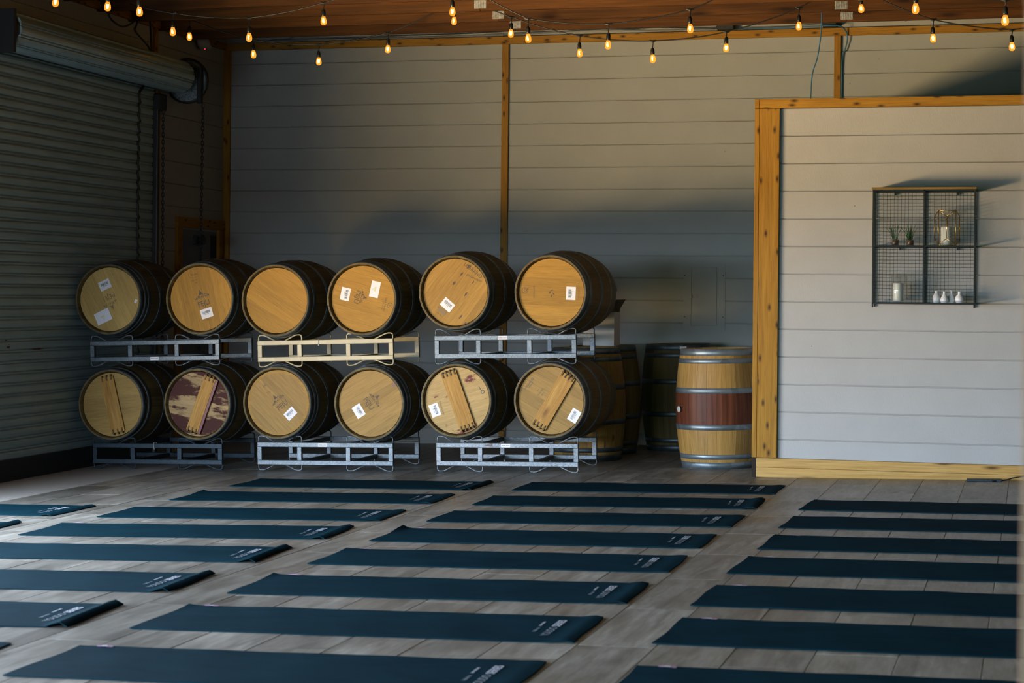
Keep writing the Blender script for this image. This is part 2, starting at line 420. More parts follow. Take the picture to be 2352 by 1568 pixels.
def siding_profile_board(name, x0, x1, z0, mat, parent, mtx, h=SID, depth=0.014):
    """one shiplap board along local x, face towards -y at y=0, small chamfered joints"""
    g = 0.0022; c = 0.0045
    pr = [(0, z0+g+c), (0, z0+h-g-c), (c, z0+h-g), (depth, z0+h-g), (depth, z0+g), (c, z0+g)]
    L = (x1-x0)/2; zc = z0+h/2
    V = [(-L, y, z-zc) for y, z in pr]+[(L, y, z-zc) for y, z in pr]; n = len(pr)
    F = [(i, (i+1) % n, (i+1) % n+n, i+n) for i in range(n)]+[tuple(range(n-1, -1, -1)), tuple(range(n, 2*n))]
    me = mesh_(name, V, [tuple(reversed(f)) for f in F])
    return link(name, me, mat, parent, mtx @ T((x0+x1)/2, 0, zc))
# back wall
wb = box('wall_back', (XL-0.1, YB+0.012, -0.4), (XR+0.1, YB+0.16, 4.6), 'siding_paint'); tag(wb, kind='structure')
posts = [(-7.503, -7.431), (-4.640, -4.573), (-1.492, -1.430)]
zb0 = 3.6397
secs = [(-7.431, -4.640), (-4.573, -1.492), (-1.430, XR)]
k0 = 0
for s0, s1 in secs:
    for k in range(-2, 19):
        z = zb0-SID*(k+1)
        if z < -0.25: continue
        siding_profile_board('siding_board', s0, s1, z, 'siding_paint', wb, T(0, YB, 0))
for i, (a, b) in enumerate(posts):
    o = cbox('trim_%d' % (i+1), (a, YB-0.026, -0.16), (b, YB+0.01, 3.776), 'cedar', long=2, bev=0.002); tag(o, kind='structure')
o = cbox('trim_4', (XL, YB-0.034, 3.776), (XR, YB+0.01, 3.847), 'cedar', long=0, bev=0.002); tag(o, kind='structure')
# breaker panel flush in the back wall
bp = empty('breaker_panel', (-2.673, YB, 1.062)); tag(bp, 'flush grey electrical breaker panel cover on the back wall', 'panel')
fr = MB()
for lo, hi in (((-0.197, -0.006, 0), (0.197, 0.0, 0.04)), ((-0.197, -0.006, 0.592), (0.197, 0.0, 0.63)), ((-0.197, -0.006, 0.04), (-0.122, 0.0, 0.592)), ((0.122, -0.006, 0.04), (0.197, 0.0, 0.592))): fr.box(lo, hi)
fr.link('cover_frame', 'panel_paint', bp)
box('panel_door', (-0.118, -0.0085, 0.045), (0.118, -0.001, 0.587), 'panel_paint', bp, bev=0.001)
box('latch', (-0.106, -0.0125, 0.298), (-0.058, -0.0085, 0.333), 'panel_paint', bp, bev=0.001)
box('latch_slot', (-0.110, -0.0105, 0.302), (-0.105, -0.008, 0.330), 'steel_black', bp)
for sx, sz in ((-0.182, 0.125), (-0.182, 0.51), (0.178, 0.125), (0.178, 0.51)):
    lathe('screw', [(0.0055, -0.008), (0.0055, -0.005)], 'steel_black', bp, T(sx, 0, sz), 10, 'Y')

# left wall: siding, side doors
wl = MB()
wl.box((XL-0.16, 15.99, -0.5), (XL-0.012, YB+0.1, 4.6)); wl.box((XL-0.16, 11.2, -0.5), (XL-0.012, 12.80, 4.6))
wl.box((XL-0.16, 1.5, -0.5), (XL-0.012, 2.2, 4.6)); wl.box((XL-0.16, 2.2, 1.84), (XL-0.012, 11.2, 4.6)); wl.box((XL-0.16, 12.80, 3.25), (XL-0.012, 15.99, 4.6))
wl.box((XL-0.16, 12.80, -0.5), (XL-0.06, 15.99, 3.25))
wlo = wl.link('wall_left', 'siding_paint'); tag(wlo, kind='structure')
LM = T(XL, 0, 0) @ RZ(PI/2)                    # local x -> world y, board face (-y) -> world +x
for k in range(-2, 19):
    z = zb0-SID*(k+1)
    if z < -0.3: continue
    if z > 3.2: siding_profile_board('siding_board', 12.0, YB, z, 'siding_paint', wlo, LM)
    elif z+SID < 2.09: siding_profile_board('siding_board', 16.03, 16.43, z, 'siding_paint', wlo, LM)
    else: siding_profile_board('siding_board', 16.03, YB, z, 'siding_paint', wlo, LM)
o = cbox('trim_5', (XL, 8.0, 3.78), (XL+0.034, YB-0.035, 3.847), 'cedar', long=1, bev=0.002); tag(o, kind='structure')
o = cbox('trim_6', (XL, 15.905, 3.40), (XL+0.026, 15.975, 3.779), 'cedar', long=2, bev=0.002); tag(o, kind='structure')
o = cbox('trim_7', (XL, 15.972, -0.12), (XL+0.026, 16.03, 3.22), 'cedar', long=2, bev=0.002); tag(o, kind='structure')
# walk-through door in the left wall beside the corner
d2 = box('door_2', (XL-0.03, 16.53, -0.12), (XL-0.005, 17.42, 1.99), 'door_leaf'); tag(d2, kind='structure')
for nm, lo, hi in (('door_trim', (XL-0.02, 16.43, -0.12), (XL+0.03, 16.54, 1.985)), ('door_trim', (XL-0.02, 17.41, -0.12), (XL+0.03, 17.49, 1.985)), ('door_trim', (XL-0.02, 16.43, 1.985), (XL+0.034, 17.535, 2.082))):
    cbox(nm, lo, hi, 'cedar', d2, bev=0.002)
cbox('panel_recess', (XL-0.006, 17.26, 0.9), (XL-0.002, 17.40, 1.93), 'steel_black', d2)

# rolling door
d1 = empty('door_1', (XL, 14.35, -0.11)); tag(d1, 'grey rolling slat door with coil on left wall', kind='structure')
Y0, Y1 = 12.78, 15.93
pr = [(0.0, 0.0), (0.010, 0.003), (0.013, 0.010), (0.0155, 0.030), (0.0145, 0.048), (0.010, 0.0575), (0.0, 0.0605), (0.0, 0.0645), (0.009, 0.067), (0.012, 0.073), (0.009, 0.079), (0.0, 0.0815), (0.0, 0.086)]
def slat_mesh(length):
    n = len(pr); V = [(x, -length/2, z) for x, z in pr]+[(x, length/2, z) for x, z in pr]+[(-0.004, -length/2, 0), (-0.004, length/2, 0), (-0.004, length/2, 0.086), (-0.004, -length/2, 0.086)]
    F = [(i, i+1+0, i+1+n, i+n) for i in range(n-1)]
    F = [tuple(reversed(f)) for f in F]+[(2*n, 2*n+1, 2*n+2, 2*n+3)]
    F += [tuple([2*n]+list(range(0, n))+[2*n+3]), tuple([2*n+2]+list(range(2*n-1, n-1, -1))+[2*n+1])]
    me = mesh_('slat', V, F); bm = bmesh.new(); bm.from_mesh(me); bmesh.ops.recalc_face_normals(bm, faces=bm.faces[:]); bm.to_mesh(me); bm.free()
    me.materials.append(MATS['door_curtain']); return me
sm = slat_mesh(Y1-Y0)
for k in range(38):
    link('slat', sm, None, d1, T(0, (Y0+Y1)/2-14.35, 0.17+0.086*k-0.01))
box('bottom_bar', (-0.03, Y0-14.35, -0.04), (0.03, Y1-14.35, 0.165), 'steel_dark', d1, bev=0.003)
for (y, z, ly, lz) in ((13.335, 0.935, 0.055, 0.028), (13.30, 0.985, 0.03, 0.012), (13.80, 0.905, 0.19, 0.012), (13.86, 0.86, 0.06, 0.010)):
    m = MB(); pts = []
    for q in range(14):
        an = 2*PI*q/14; rr = 1+0.35*math.sin(q*2.3+y); pts.append((math.cos(an)*ly/2*rr, math.sin(an)*lz/2*rr))
    m.poly(pts, -0.0006, 0.0); m.link('paint_stain', 'wine_red', d1, T(0.0145, y-14.35, z+0.11) @ RZ(PI/2))
# coil above the opening: wound slats
ce = (0.165, 3.355+0.11)
cm = slat_mesh(3.175)
for k in range(11):
    a = 2*PI*k/11
    link('coil_slat', cm, None, d1, T(ce[0], 14.5425-14.35, ce[1]) @ RY(a) @ T(0.137, 0, -0.043))
lathe('coil_drum', [(0.02, 12.94-14.35), (0.132, 12.945-14.35), (0.132, 16.12-14.35), (0.02, 16.125-14.35)], 'steel_dark', d1, T(ce[0], 0, ce[1]), 24, 'Y')
lathe('end_plate', [(0.205, 16.30-14.35), (0.205, 16.312-14.35)], 'disc_spangle', d1, T(ce[0], 0, ce[1]-0.02), 40, 'Y')
lathe('end_plate_rim', [(0.192, 16.285-14.35), (0.212, 16.285-14.35), (0.212, 16.32-14.35), (0.192, 16.32-14.35)], 'steel_dark', d1, T(ce[0], 0, ce[1]-0.02), 40, 'Y', cap=False)
box('end_bracket', (ce[0]+0.125, 16.24-14.35, 3.12+0.11), (ce[0]+0.168, 16.284-14.35, 3.455+0.11), 'steel_black', d1)
box('bracket_arm', (ce[0]+0.02, 16.23-14.35, 3.41+0.11), (ce[0]+0.15, 16.27-14.35, 3.445+0.11), 'steel_black', d1)
box('guide_head', (0.012, 15.90-14.35, 3.03+0.11), (0.085, 16.05-14.35, 3.18+0.11), 'steel_black', d1, bev=0.01)
box('guide_track', (-0.01, 15.905-14.35, 0.0), (0.05, 15.965-14.35, 3.05+0.11), 'steel_dark', d1)
box('guide_lip', (0.05, 15.905-14.35, 0.0), (0.056, 15.918-14.35, 3.10+0.11), 'cable_grey', d1)
box('end_box', (0.02, 12.885-14.35, 3.17+0.11), (0.29, 12.92-14.35, 3.50+0.11), 'steel_black', d1)
box('end_box_plate', (0.06, 12.855-14.35, 3.23+0.11), (0.16, 12.875-14.35, 3.45+0.11), 'galvanized', d1)
# dark wavy line down the slats, rippling with them
pts = []
for i in range(100):
    z = 3.19-i*0.024; ph = ((z+0.11-0.16) % 0.086)/0.086
    pts.append((XL+0.018+0.004*math.sin(2*PI*ph), 15.60+0.012*math.sin(z*2.1)+0.018*(1 if ph < 0.22 else 0)-0.0, z))
pts[0] = (XL+0.03, 15.66, 3.22)
MB().tube(pts, 0.013, 5).link('dark_wavy_line', 'cord_black', smooth=True)
tag(bpy.data.objects['dark_wavy_line'], 'dark wavy line running down the grey rolling door slats', 'strap')
def chain(name, top, bot, label, pitch=0.036):
    t, b = Vector(top), Vector(bot); n = int((t-b).length/pitch); m = MB()
    for i in range(n):
        c = t.lerp(b, (i+0.5)/n); a = (i % 2)*PI/2+0.6
        dx, dy = math.cos(a), math.sin(a)
        loop = [(c.x+dx*0.0115*math.cos(q), c.y+dy*0.0115*math.cos(q), c.z+0.025*math.sin(q)) for q in [2*PI*k/8 for k in range(8)]]
        m.tube(loop, 0.0042, 4, True)
    o = m.link(name, 'steel_dark', smooth=True); tag(o, label, 'chain'); return o
chain('hoist_chain', (-7.40, 15.93, 3.03), (-7.40, 15.96, 0.35), 'hand chain hanging beside the rolling door guide', 0.034)
chain('hoist_chain', (-7.19, 16.34, 3.12), (-7.30, 16.55, 0.55), 'hand chain hanging from the coil end bracket past the small door', 0.034)
ck = empty('chain_keeper', (-7.36, 16.62, 1.80)); tag(ck, 'dark metal chain keeper in front of the small door', 'chain keeper')
box('body', (-0.02, -0.06, 0.02), (0.02, 0.07, 0.11), 'steel_dark', ck, bev=0.008)
MB().tube([(0.03, 0.05*math.cos(a)-0.05, 0.06+0.045*math.sin(a)) for a in [2*PI*k/12 for k in range(12)]], 0.008, 5, True).link('shackle', 'steel_dark', ck)
lathe('wheel', [(0.045, -0.012), (0.05, 0.0), (0.045, 0.012)], 'steel_dark', ck, T(0.03, 0.07, 0.07) @ RZ(PI/2), 16, 'Y')

# partition room on the right
wp = MB(); wp.box((-1.78, YP+0.012, -0.1), (XR, YP+0.12, 2.86)); wp.box((-1.78, YP+0.12, -0.1), (-1.66, YB, 2.86)); wp.box((-1.66, YP+0.12, 2.76), (XR, YB, 2.86))
wpo = wp.link('wall_right', 'siding_paint_lit'); tag(wpo, kind='structure')
for k in range(-1, 12):
    siding_profile_board('siding_board', -1.63, XR, 2.5998-SID*(k+1), 'siding_paint_lit', wpo, T(0, YP, 0))
siding_profile_board('siding_board', -1.63, XR, 0.14, 'siding_paint_lit', wpo, T(0, YP, 0), 2.5998-SID*12-0.14)
def trim(n, lo, hi, mat='cedar', long=None):
    o = cbox('trim_%d' % n, lo, hi, mat, long=long, bev=0.0025); tag(o, kind='structure'); return o
trim(8, (-1.780, YP-0.030, 0.158), (-1.628, YP+0.012, 2.806), 'cedar', 2)
trim(9, (-1.818, YP-0.026, 0.158), (-1.782, YP+0.20, 2.806), 'cedar', 2)
trim(10, (-1.782, YP-0.038, 2.808), (XR, YP+0.012, 2.878), 'cedar', 0)
trim(11, (-1.818, YP-0.036, 2.808), (-1.784, YP+0.9, 2.878), 'cedar', 1)
bb = empty('baseboard_front', (-1.78, YP-0.05, 0.0)); tag(bb, kind='structure')
cbox('base_board', (0, 0, 0.088), (XR+1.78, 0.06, 0.156), 'cedar_pale', bb, 0, 0.002)
cbox('base_board', (0, -0.001, 0.012), (XR+1.78, 0.06, 0.0865), 'cedar_pale', bb, 0, 0.002)
cbox('end_block', (-0.034, 0.008, 0.012), (-0.002, 0.30, 0.154), 'roof_deck', bb, 2, 0.001)
# unseen shell: right wall, front wall with the wide doorway the picture was taken through, ceiling
o = box('wall_far_right', (XR, 1.5, -0.3), (XR+0.15, YB+0.1, 4.6), 'siding_dark'); tag(o, kind='structure')
fw = MB(); fw.box((0.06, 1.55, -0.3), (XR+0.1, 1.70, 4.6)); fw.box((-3.6, 1.55, -0.3), (-1.35, 1.70, 4.6)); fw.box((XL-0.1, 1.55, 1.80), (-3.6, 1.70, 4.6)); fw.box((XL-0.1, 1.55, -0.3), (-7.2, 1.70, 1.80)); fw.box((-1.35, 1.55, 2.7), (0.06, 1.70, 4.6))
o = fw.link('wall_front', 'siding_dark'); tag(o, kind='structure')
o = cbox('trim_12', (0.021, 1.53, -0.05), (0.12, 1.72, 2.7), 'jamb_paint', long=2, bev=0.003); tag(o, kind='structure')
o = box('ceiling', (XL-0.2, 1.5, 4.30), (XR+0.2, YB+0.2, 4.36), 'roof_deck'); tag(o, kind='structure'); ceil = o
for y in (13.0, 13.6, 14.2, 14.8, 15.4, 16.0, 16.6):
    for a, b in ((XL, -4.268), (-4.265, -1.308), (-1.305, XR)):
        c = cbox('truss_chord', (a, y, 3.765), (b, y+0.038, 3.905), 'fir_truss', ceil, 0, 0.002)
        if b < 0:
            p = MB(); p.box((-0.052, -0.0015, -0.052), (0.052, 0.0, 0.030))
            for q in range(7): p.box((-0.046+q*0.0145, -0.004, -0.050), (-0.042+q*0.0145, -0.0015, 0.028))
            cc = Vector(((a+b)/2, y+0.019, 3.835))
            p.link('nail_plate', 'nail_plate', c, T(b+0.0015-cc.x, y-cc.y, 3.8365-cc.z))
    if y > 14:
        for xx in (-6.4, -5.2, -3.0, -2.2, -0.4, 0.8):
            cbox('truss_web', (xx, y, 3.905), (xx+0.089, y+0.038, 4.30), 'fir_truss', ceil, 2)
av = MB(); av.box((-3.4, -6.15, -0.3), (3.0, -6.0, 3.2)); av.box((-3.55, -6.15, -0.3), (-3.4, 1.55, 3.2)); av.box((3.0, -6.15, -0.3), (3.15, 1.55, 3.2)); av.box((-3.55, -6.15, 3.2), (3.15, 1.55, 3.3))  # unseen box with floor, added behind the camera to shut out sky light
o = av.link('wall_light_blocker', 'roof_deck'); tag(o, kind='structure')
o = box('floor_light_blocker', (-3.4, -6.0, -0.35), (3.0, 1.55, -0.17), 'paving'); tag(o, kind='structure')
g = box('ground_outside', (-60, -60, -0.6), (60, 60, -0.45), 'paving'); tag(g, kind='structure')
g = box('paving_outside', (-16, 2, -0.45), (XL-0.16, 16, -0.20), 'paving'); tag(g, kind='structure')

# ------------------------------------------------------------------ barrels
BL, RB, RH = 0.96, 0.339, 0.290        # length, bilge radius, head radius
def brad(y):                            # y measured from the middle of the barrel
    return RH+(RB-RH)*(1-(2*abs(y)/BL)**1.9)
NST = 26
def stave_mesh(mat):
    hw = PI/NST-0.0016; V = []
    ys = [-BL/2, -BL/2+0.034]+[-BL/2+BL*i/10 for i in range(1, 10)]+[BL/2-0.034, BL/2]; seg = len(ys)-1
    for i, y in enumerate(ys):
        R = brad(y); t = 0.011 if i in (0, seg) else 0.026
        for r, a in ((R, -hw), (R+0.0006, 0), (R, hw), (R-t, hw), (R-t, -hw)): V.append((r*math.sin(a), y, r*math.cos(a)))
    F = []
    for i in range(seg):
        for k in range(5): F.append((i*5+k, (i+1)*5+k, (i+1)*5+(k+1) % 5, i*5+(k+1) % 5))
    F.append((0, 1, 2, 3, 4)); F.append(tuple(seg*5+k for k in (4, 3, 2, 1, 0)))
    me = mesh_('stave', V, F, lambda co, n: (co[1]+BL/2, math.atan2(co[0], co[2])*0.33))
    bm = bmesh.new(); bm.from_mesh(me); bmesh.ops.recalc_face_normals(bm, faces=bm.faces[:]); bm.to_mesh(me); bm.free()
    me.materials.append(MATS[mat]); return me
STAVE = {k: stave_mesh(k) for k in ('oak_stave', 'oak_stave_pale', 'oak_stave_wine', 'oak_stave_brown')}
def hoop_mesh(y0, y1, mat):
    n = 56; V = []; F = []; t = 0.0022
    prof = [(brad(y0)+0.0006, y0), (brad(y0)+t, y0), (brad((y0+y1)/2)+t, (y0+y1)/2), (brad(y1)+t, y1), (brad(y1)+0.0006, y1)]
    for r, y in prof:
        for k in range(n): a = 2*PI*k/n; V.append((r*math.sin(a), y, r*math.cos(a)))
    for i in range(len(prof)-1):
        for k in range(n): F.append((i*n+k, (i+1)*n+k, (i+1)*n+(k+1) % n, i*n+(k+1) % n))
    m = MB().add(V, F); R = brad((y0+y1)/2)+t
    # overlapped, riveted end of the strap
    for k in range(3):
        a0, a1 = -0.13+k*0.055, -0.13+(k+1)*0.055
        q = [(R+0.0016, y0+0.001, a0), (R+0.0016, y1-0.001, a0), (R+0.0016, y1-0.001, a1), (R+0.0016, y0+0.001, a1)]
        m.add([(r*math.sin(a), y, r*math.cos(a)) for r, y, a in q], [(0, 1, 2, 3)])
    for a in (-0.09, -0.01):
        for y in ([y0+(y1-y0)*0.5] if y1-y0 < 0.042 else [y0+(y1-y0)*0.3, y0+(y1-y0)*0.7]):
            c = Vector(((R+0.002)*math.sin(a), y, (R+0.002)*math.cos(a))); nrm = Vector((math.sin(a), 0, math.cos(a)))
            s1 = Vector((0, 1, 0)); s2 = nrm.cross(s1); ring = [c+(s1*math.cos(q)+s2*math.sin(q))*0.0045 for q in [2*PI*j/6 for j in range(6)]]
            m.add(ring+[c+nrm*0.003], [(j, (j+1) % 6, 6) for j in range(6)])
    me = m.mesh('hoop'); bm = bmesh.new(); bm.from_mesh(me); bmesh.ops.recalc_face_normals(bm, faces=bm.faces[:]); bm.to_mesh(me); bm.free()
    for p in me.polygons: p.use_smooth = len(p.vertices) == 4
    me.materials.append(MATS[mat]); return me
HY = [(0.001, 0.054), (0.078, 0.117), (0.312, 0.356)]
def hoops(mat, ys=HY):
    r = []
    for a, b in ys: r += [hoop_mesh(-BL/2+a, -BL/2+b, mat), hoop_mesh(BL/2-b, BL/2-a, mat)]
    return r
HOOP = {'d': hoops('hoop_steel'), 'b': hoops('hoop_steel_bright'), 'w': hoops('hoop_steel', [(0.001, 0.050), (0.064, 0.100), (0.118, 0.152), (0.300, 0.340)])}
RHEAD = RH-0.0245
def head_boards(parent, B, y, ang, mat, seed, th=0.018, n=7):
    """head made of n oak boards; y = outer face; ang = board direction in the head plane"""
    rr = random.Random(seed); ws = [1+rr.uniform(-0.25, 0.3) for _ in range(n)]; tot = sum(ws); e = -RHEAD
    sgn = 1 if y < 0 else -1
    for w in ws:
        e0, e1 = e, e+2*RHEAD*w/tot; e = e1; g = 0.0002
        lo, hi = e0+g, e1-g; P = []
        A0, A1 = math.asin(max(-1, lo/RHEAD)), math.asin(min(1, hi/RHEAD))
        for k in range(7): a = A0+(A1-A0)*k/6; P.append((RHEAD*math.cos(a), RHEAD*math.sin(a)))
        for k in range(7): a = A1+(A0-A1)*k/6; P.append((-RHEAD*math.cos(a), RHEAD*math.sin(a)))
        m = MB().poly(P, y, y+sgn*th) if sgn > 0 else MB().poly(P, y+sgn*th, y)
        me = m.mesh('head_board', uvs=lambda co, n_: (co[0]+0.5, co[2]))
        bm = bmesh.new(); bm.from_mesh(me); bmesh.ops.recalc_face_normals(bm, faces=bm.faces[:]); bm.to_mesh(me); bm.free()
        link('head_board', me, mat, parent, B @ RY(-ang))
def barrel(name, mtx, B, label, stave='oak_stave', hoop='d', head='oak_head_a', ang=0.0, seed=0, both=False, group=None):
    """mtx places the empty at the barrel's base; B takes the barrel frame (axis y, centred) into the empty's frame"""
    t = empty(name, None, mtx); tag(t, label, 'barrel', group)
    off = random.Random(seed).uniform(0, 0.24)
    for k in range(NST): link('stave', STAVE[stave], None, t, B @ RY(2*PI*k/NST+off))
    for i, hm in enumerate(HOOP[hoop]): link('hoop', hm, None, t, B @ RY(random.Random(seed*9+i//2).uniform(0.9, 2.2) if hoop != 'b' else -1.12))
    head_boards(t, B, -BL/2+0.036, ang, head, seed+3)
    lathe('rear_head', [(RHEAD, BL/2-0.048), (RHEAD, BL/2-0.030)], 'oak_stave_brown', t, B, 40, 'Y', smooth=False)
    return t
LIE = T(0, 0, RB)
def lying(xc, yfront, zc, label, yaw=0.0, **kw):
    M = T(xc, yfront, zc-RB) @ RZ(yaw) @ T(0, BL/2, 0)
    return barrel('wine_barrel', M, LIE, label, **kw)
PXM = 288.0
def head_m(dx, dy, ang=0.0, lift=0.0008):
    """a spot on the front head: dx, dy are metres right and up from its middle, ang its turn"""
    return LIE @ T(dx, -BL/2+0.036-lift, dy) @ RY(-ang)
def px(c, x, y): return ((x-c[0])/279.0, (c[1]-y)/288.0)
def sticker(b, c, x, y, deg, w=0.103, h=0.078, style='bar'):
    dx, dy = px(c, x, y); a = math.radians(deg)
    s = box('sticker', (-w/2, -0.0012, -h/2), (w/2, 0, h/2), 'paper_white', b, mtx=head_m(dx, dy, a, 0.0004))
    m = MB(); r = random.Random(int(x*7+y))
    if style == 'bar':
        u = -w*0.33
        while u < w*0.33:
            q = r.choice((0.0018, 0.003, 0.005)); m.box((u, -0.0017, -h*0.02), (u+q, -0.0012, h*0.26)); u += q+r.choice((0.002, 0.0032))
        for i in range(6): m.box((-0.02+i*0.007, -0.0016, -h*0.13), (-0.016+i*0.007, -0.0012, -h*0.08))
        m.link('barcode', 'ink_green', s)
    else:
        for i in range(3): m.box((-0.02, -0.0017, -0.006+i*0.006), (0.016, -0.0012, -0.003+i*0.006))
        m.link('yellow_mark', 'ink_yellow', s)
        MB().box((-0.008, -0.0016, -0.018), (0.012, -0.0012, -0.016)).box((-0.004, -0.0016, -0.024), (0.008, -0.0012, -0.0225)).link('small_print', 'print_grey', s)
    return s
def stamp(b, c, s, x, y, deg, size, mat='ink_brown', sx=1.0, bold=0.0):
    dx, dy = px(c, x, y)
    return text('stamp', s, size, mat, b, head_m(dx, dy, math.radians(deg)), sx=sx, bold=bold)
def chateau(b, c, x, y, deg, mat, k=1.0):
    """winery mark: tower with a pointed roof among low roofs and trees, above a ground line"""
    dx, dy = px(c, x, y); m = MB()
    P = lambda pts: m.poly([(p*k, q*k) for p, q in pts], -0.0003, 0)
    P([(-0.016, 0.030), (0.012, 0.030), (-0.004, 0.066)]); P([(-0.018, 0.026), (0.014, 0.026), (0.014, 0.029), (-0.018, 0.029)])
    P([(-0.015, 0.0), (-0.0125, 0.0), (-0.0125, 0.026), (-0.015, 0.026)]); P([(0.010, 0.0), (0.0125, 0.0), (0.0125, 0.026), (0.010, 0.026)])
    P([(-0.005, 0.002), (0.003, 0.002), (0.003, 0.010), (-0.001, 0.014), (-0.005, 0.010)])
    P([(-0.062, -0.002), (-0.034, -0.002), (-0.034, 0.005), (-0.062, 0.004)]); P([(-0.032, -0.002), (0.066, -0.002), (0.066, 0.0), (-0.032, 0.0)])
    P([(-0.034, 0.006), (-0.018, 0.006), (-0.018, 0.018), (-0.026, 0.023), (-0.034, 0.018)])
    for i, (u, v) in enumerate(((0.020, 0.008), (0.028, 0.012), (0.036, 0.006), (0.043, 0.013), (0.050, 0.007), (0.058, 0.011), (0.024, 0.020), (0.034, 0.022), (0.044, 0.020), (-0.042, 0.011), (-0.048, 0.008), (0.062, 0.004), (0.030, 0.027), (0.016, 0.030))):
        r_ = 0.0026+0.0012*(i % 3); P([(u+r_*math.cos(q), v+r_*math.sin(q)) for q in [2*PI*j/6 for j in range(6)]])
    m.link('winery_mark', mat, b, head_m(dx, dy, math.radians(deg)))
def ring_mark(b, c, x, y, deg, rx, rz, mat, t=0.0014):
    dx, dy = px(c, x, y); m = MB(); n = 28; V = []; F = []
    for k in range(n):
        a = 2*PI*k/n; V += [(rx*math.cos(a), 0, rz*math.sin(a)), ((rx-t)*math.cos(a), 0, (rz-t)*math.sin(a))]
    for k in range(n): j = (k+1) % n; F.append((2*k, 2*j, 2*j+1, 2*k+1))
    m.add(V, F).link('ring_mark', mat, b, head_m(dx, dy, math.radians(deg)))
def smudge(b, c, x, y, deg, w, h, mat):
    dx, dy = px(c, x, y); r = random.Random(int(x+y)); n = 12
    MB().poly([(w/2*math.cos(2*PI*k/n)*r.uniform(0.6, 1.1), h/2*math.sin(2*PI*k/n)*r.uniform(0.6, 1.1)) for k in range(n)], -0.0002, 0).link('smudge', mat, b, head_m(dx, dy, math.radians(deg)))
def lean(axis_x, axis_z): return math.atan2(axis_x, axis_z)
def cross_bar(b, c, x, y, deg, w=0.128, L=0.470, mat='bar_pine', pegs=4, wine=False):
    """reinforcing board across the head (deg = lean of its upper end to the right) with wooden wedges at both ends"""
    dx, dy = px(c, x, y); B = LIE @ T(dx, -BL/2+0.036, dy) @ RY(math.radians(deg))
    box('cross_bar', (-w/2, -0.021, -L/2), (w/2, -0.001, L/2), mat, b, 2, 0.002, mtx=B)
    if wine: box('wine_soaked_edge', (w/2+0.0005, -0.0212, -L/2), (w/2+0.024, -0.001, L/2), 'wine_red', b, 2, 0.002, mtx=B)
    for s in (-1, 1):
        for k in range(pegs):
            u = -w/2+w*(k+0.5)/pegs
            box('wedge', (u-0.006, -0.028, -0.024), (u+0.006, -0.002, 0.024), 'oak_stave_brown', b, 2, 0.002, mtx=B @ T(0, 0, s*(L/2-0.008)))

CB = {'U1': (247.5, 687), 'U2': (460, 686), 'U3': (629, 690), 'U4': (830, 686), 'U5': (1042.5, 671), 'U6': (1263.5, 671),
      'L1': (254, 929), 'L2': (452, 928), 'L3': (635.5, 925), 'L4': (847, 927), 'L5': (1047, 920), 'L6': (1262, 920)}
rad = math.radians
BA = {}
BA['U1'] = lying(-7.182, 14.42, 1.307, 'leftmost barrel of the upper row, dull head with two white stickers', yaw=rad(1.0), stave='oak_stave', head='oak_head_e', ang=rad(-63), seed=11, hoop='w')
BA['U2'] = lying(-6.361, 14.42, 1.319, 'upper-row barrel with dark printed winery mark and one sticker', yaw=rad(2.2), head='oak_head_a', ang=rad(-76), seed=12)
BA['U3'] = lying(-5.700, 14.42, 1.311, 'upper-row barrel with a plain unmarked golden head', yaw=rad(-0.8), head='oak_head_a', ang=rad(-31), seed=13)
BA['U4'] = lying(-4.960, 14.42, 1.332, 'upper-row barrel with two upright stickers and sideways printing', head='oak_head_a', ang=rad(-14), seed=14)
BA['U5'] = lying(-4.200, 14.46, 1.392, 'upper-row barrel with LEGRAND print and one slanted sticker', yaw=rad(-1), head='oak_head_b', ang=rad(52), seed=15)
BA['U6'] = lying(-3.415, 14.46, 1.398, 'rightmost barrel of the upper row, level head boards and upright sticker', yaw=rad(-3), stave='oak_stave_brown', head='oak_head_a', ang=rad(-2), seed=16)
BA['L1'] = lying(-7.148, 14.42, 0.432, 'leftmost barrel of the lower row, olive head with a pale cross board', head='oak_head_d', ang=rad(7), seed=21)
BA['L2'] = lying(-6.375, 14.42, 0.454, 'lower-row barrel with wine-soaked head and striped cross board', head='oak_head_wine', ang=rad(-8), seed=22)
BA['L3'] = lying(-5.676, 14.42, 0.481, 'lower-row barrel with pale head ring, winery print and curled sticker', head='oak_head_c', ang=rad(-43), seed=23, hoop='w')
BA['L4'] = lying(-4.889, 14.42, 0.492, 'lower-row barrel with downward slanting winery print, no cross board', head='oak_head_c', ang=rad(31), seed=24, hoop='w')
BA['L5'] = lying(-4.175, 14.46, 0.531, 'lower-row barrel with purple stains and left-leaning cross board', yaw=rad(-1), head='oak_head_splash', ang=rad(17), seed=25)
BA['L6'] = lying(-3.412, 14.46, 0.549, 'rightmost barrel of the lower row, right-leaning cross board over SANSAUD print', yaw=rad(-3), stave='oak_stave_brown', head='oak_head_c', ang=rad(-28), seed=26)
for b in BA.values(): b['group'] = 'wine barrels lying on the steel racks'
b, c = BA['U1'], CB['U1']
sticker(b, c, 235.1, 652.6, 24); sticker(b, c, 231.3, 728.8, 25, 0.140, 0.102, 'yellow')
box('tag', (-0.010, -0.001, -0.016), (0.010, 0, 0.016), 'paper_white', b, mtx=head_m(*px(c, 313.2, 691), rad(-28)))
stamp(b, c, 'PEJU', 246, 681, 205, 0.058, 'ink_faded'); chateau(b, c, 249, 695, 205, 'ink_faded')
b, c = BA['U2'], CB['U2']
stamp(b, c, 'PEJU', 467, 697, 18, 0.064, 'ink_black', 0.86); chateau(b, c, 462.5, 683, 18, 'ink_black'); sticker(b, c, 474.3, 719.8, 17.6)
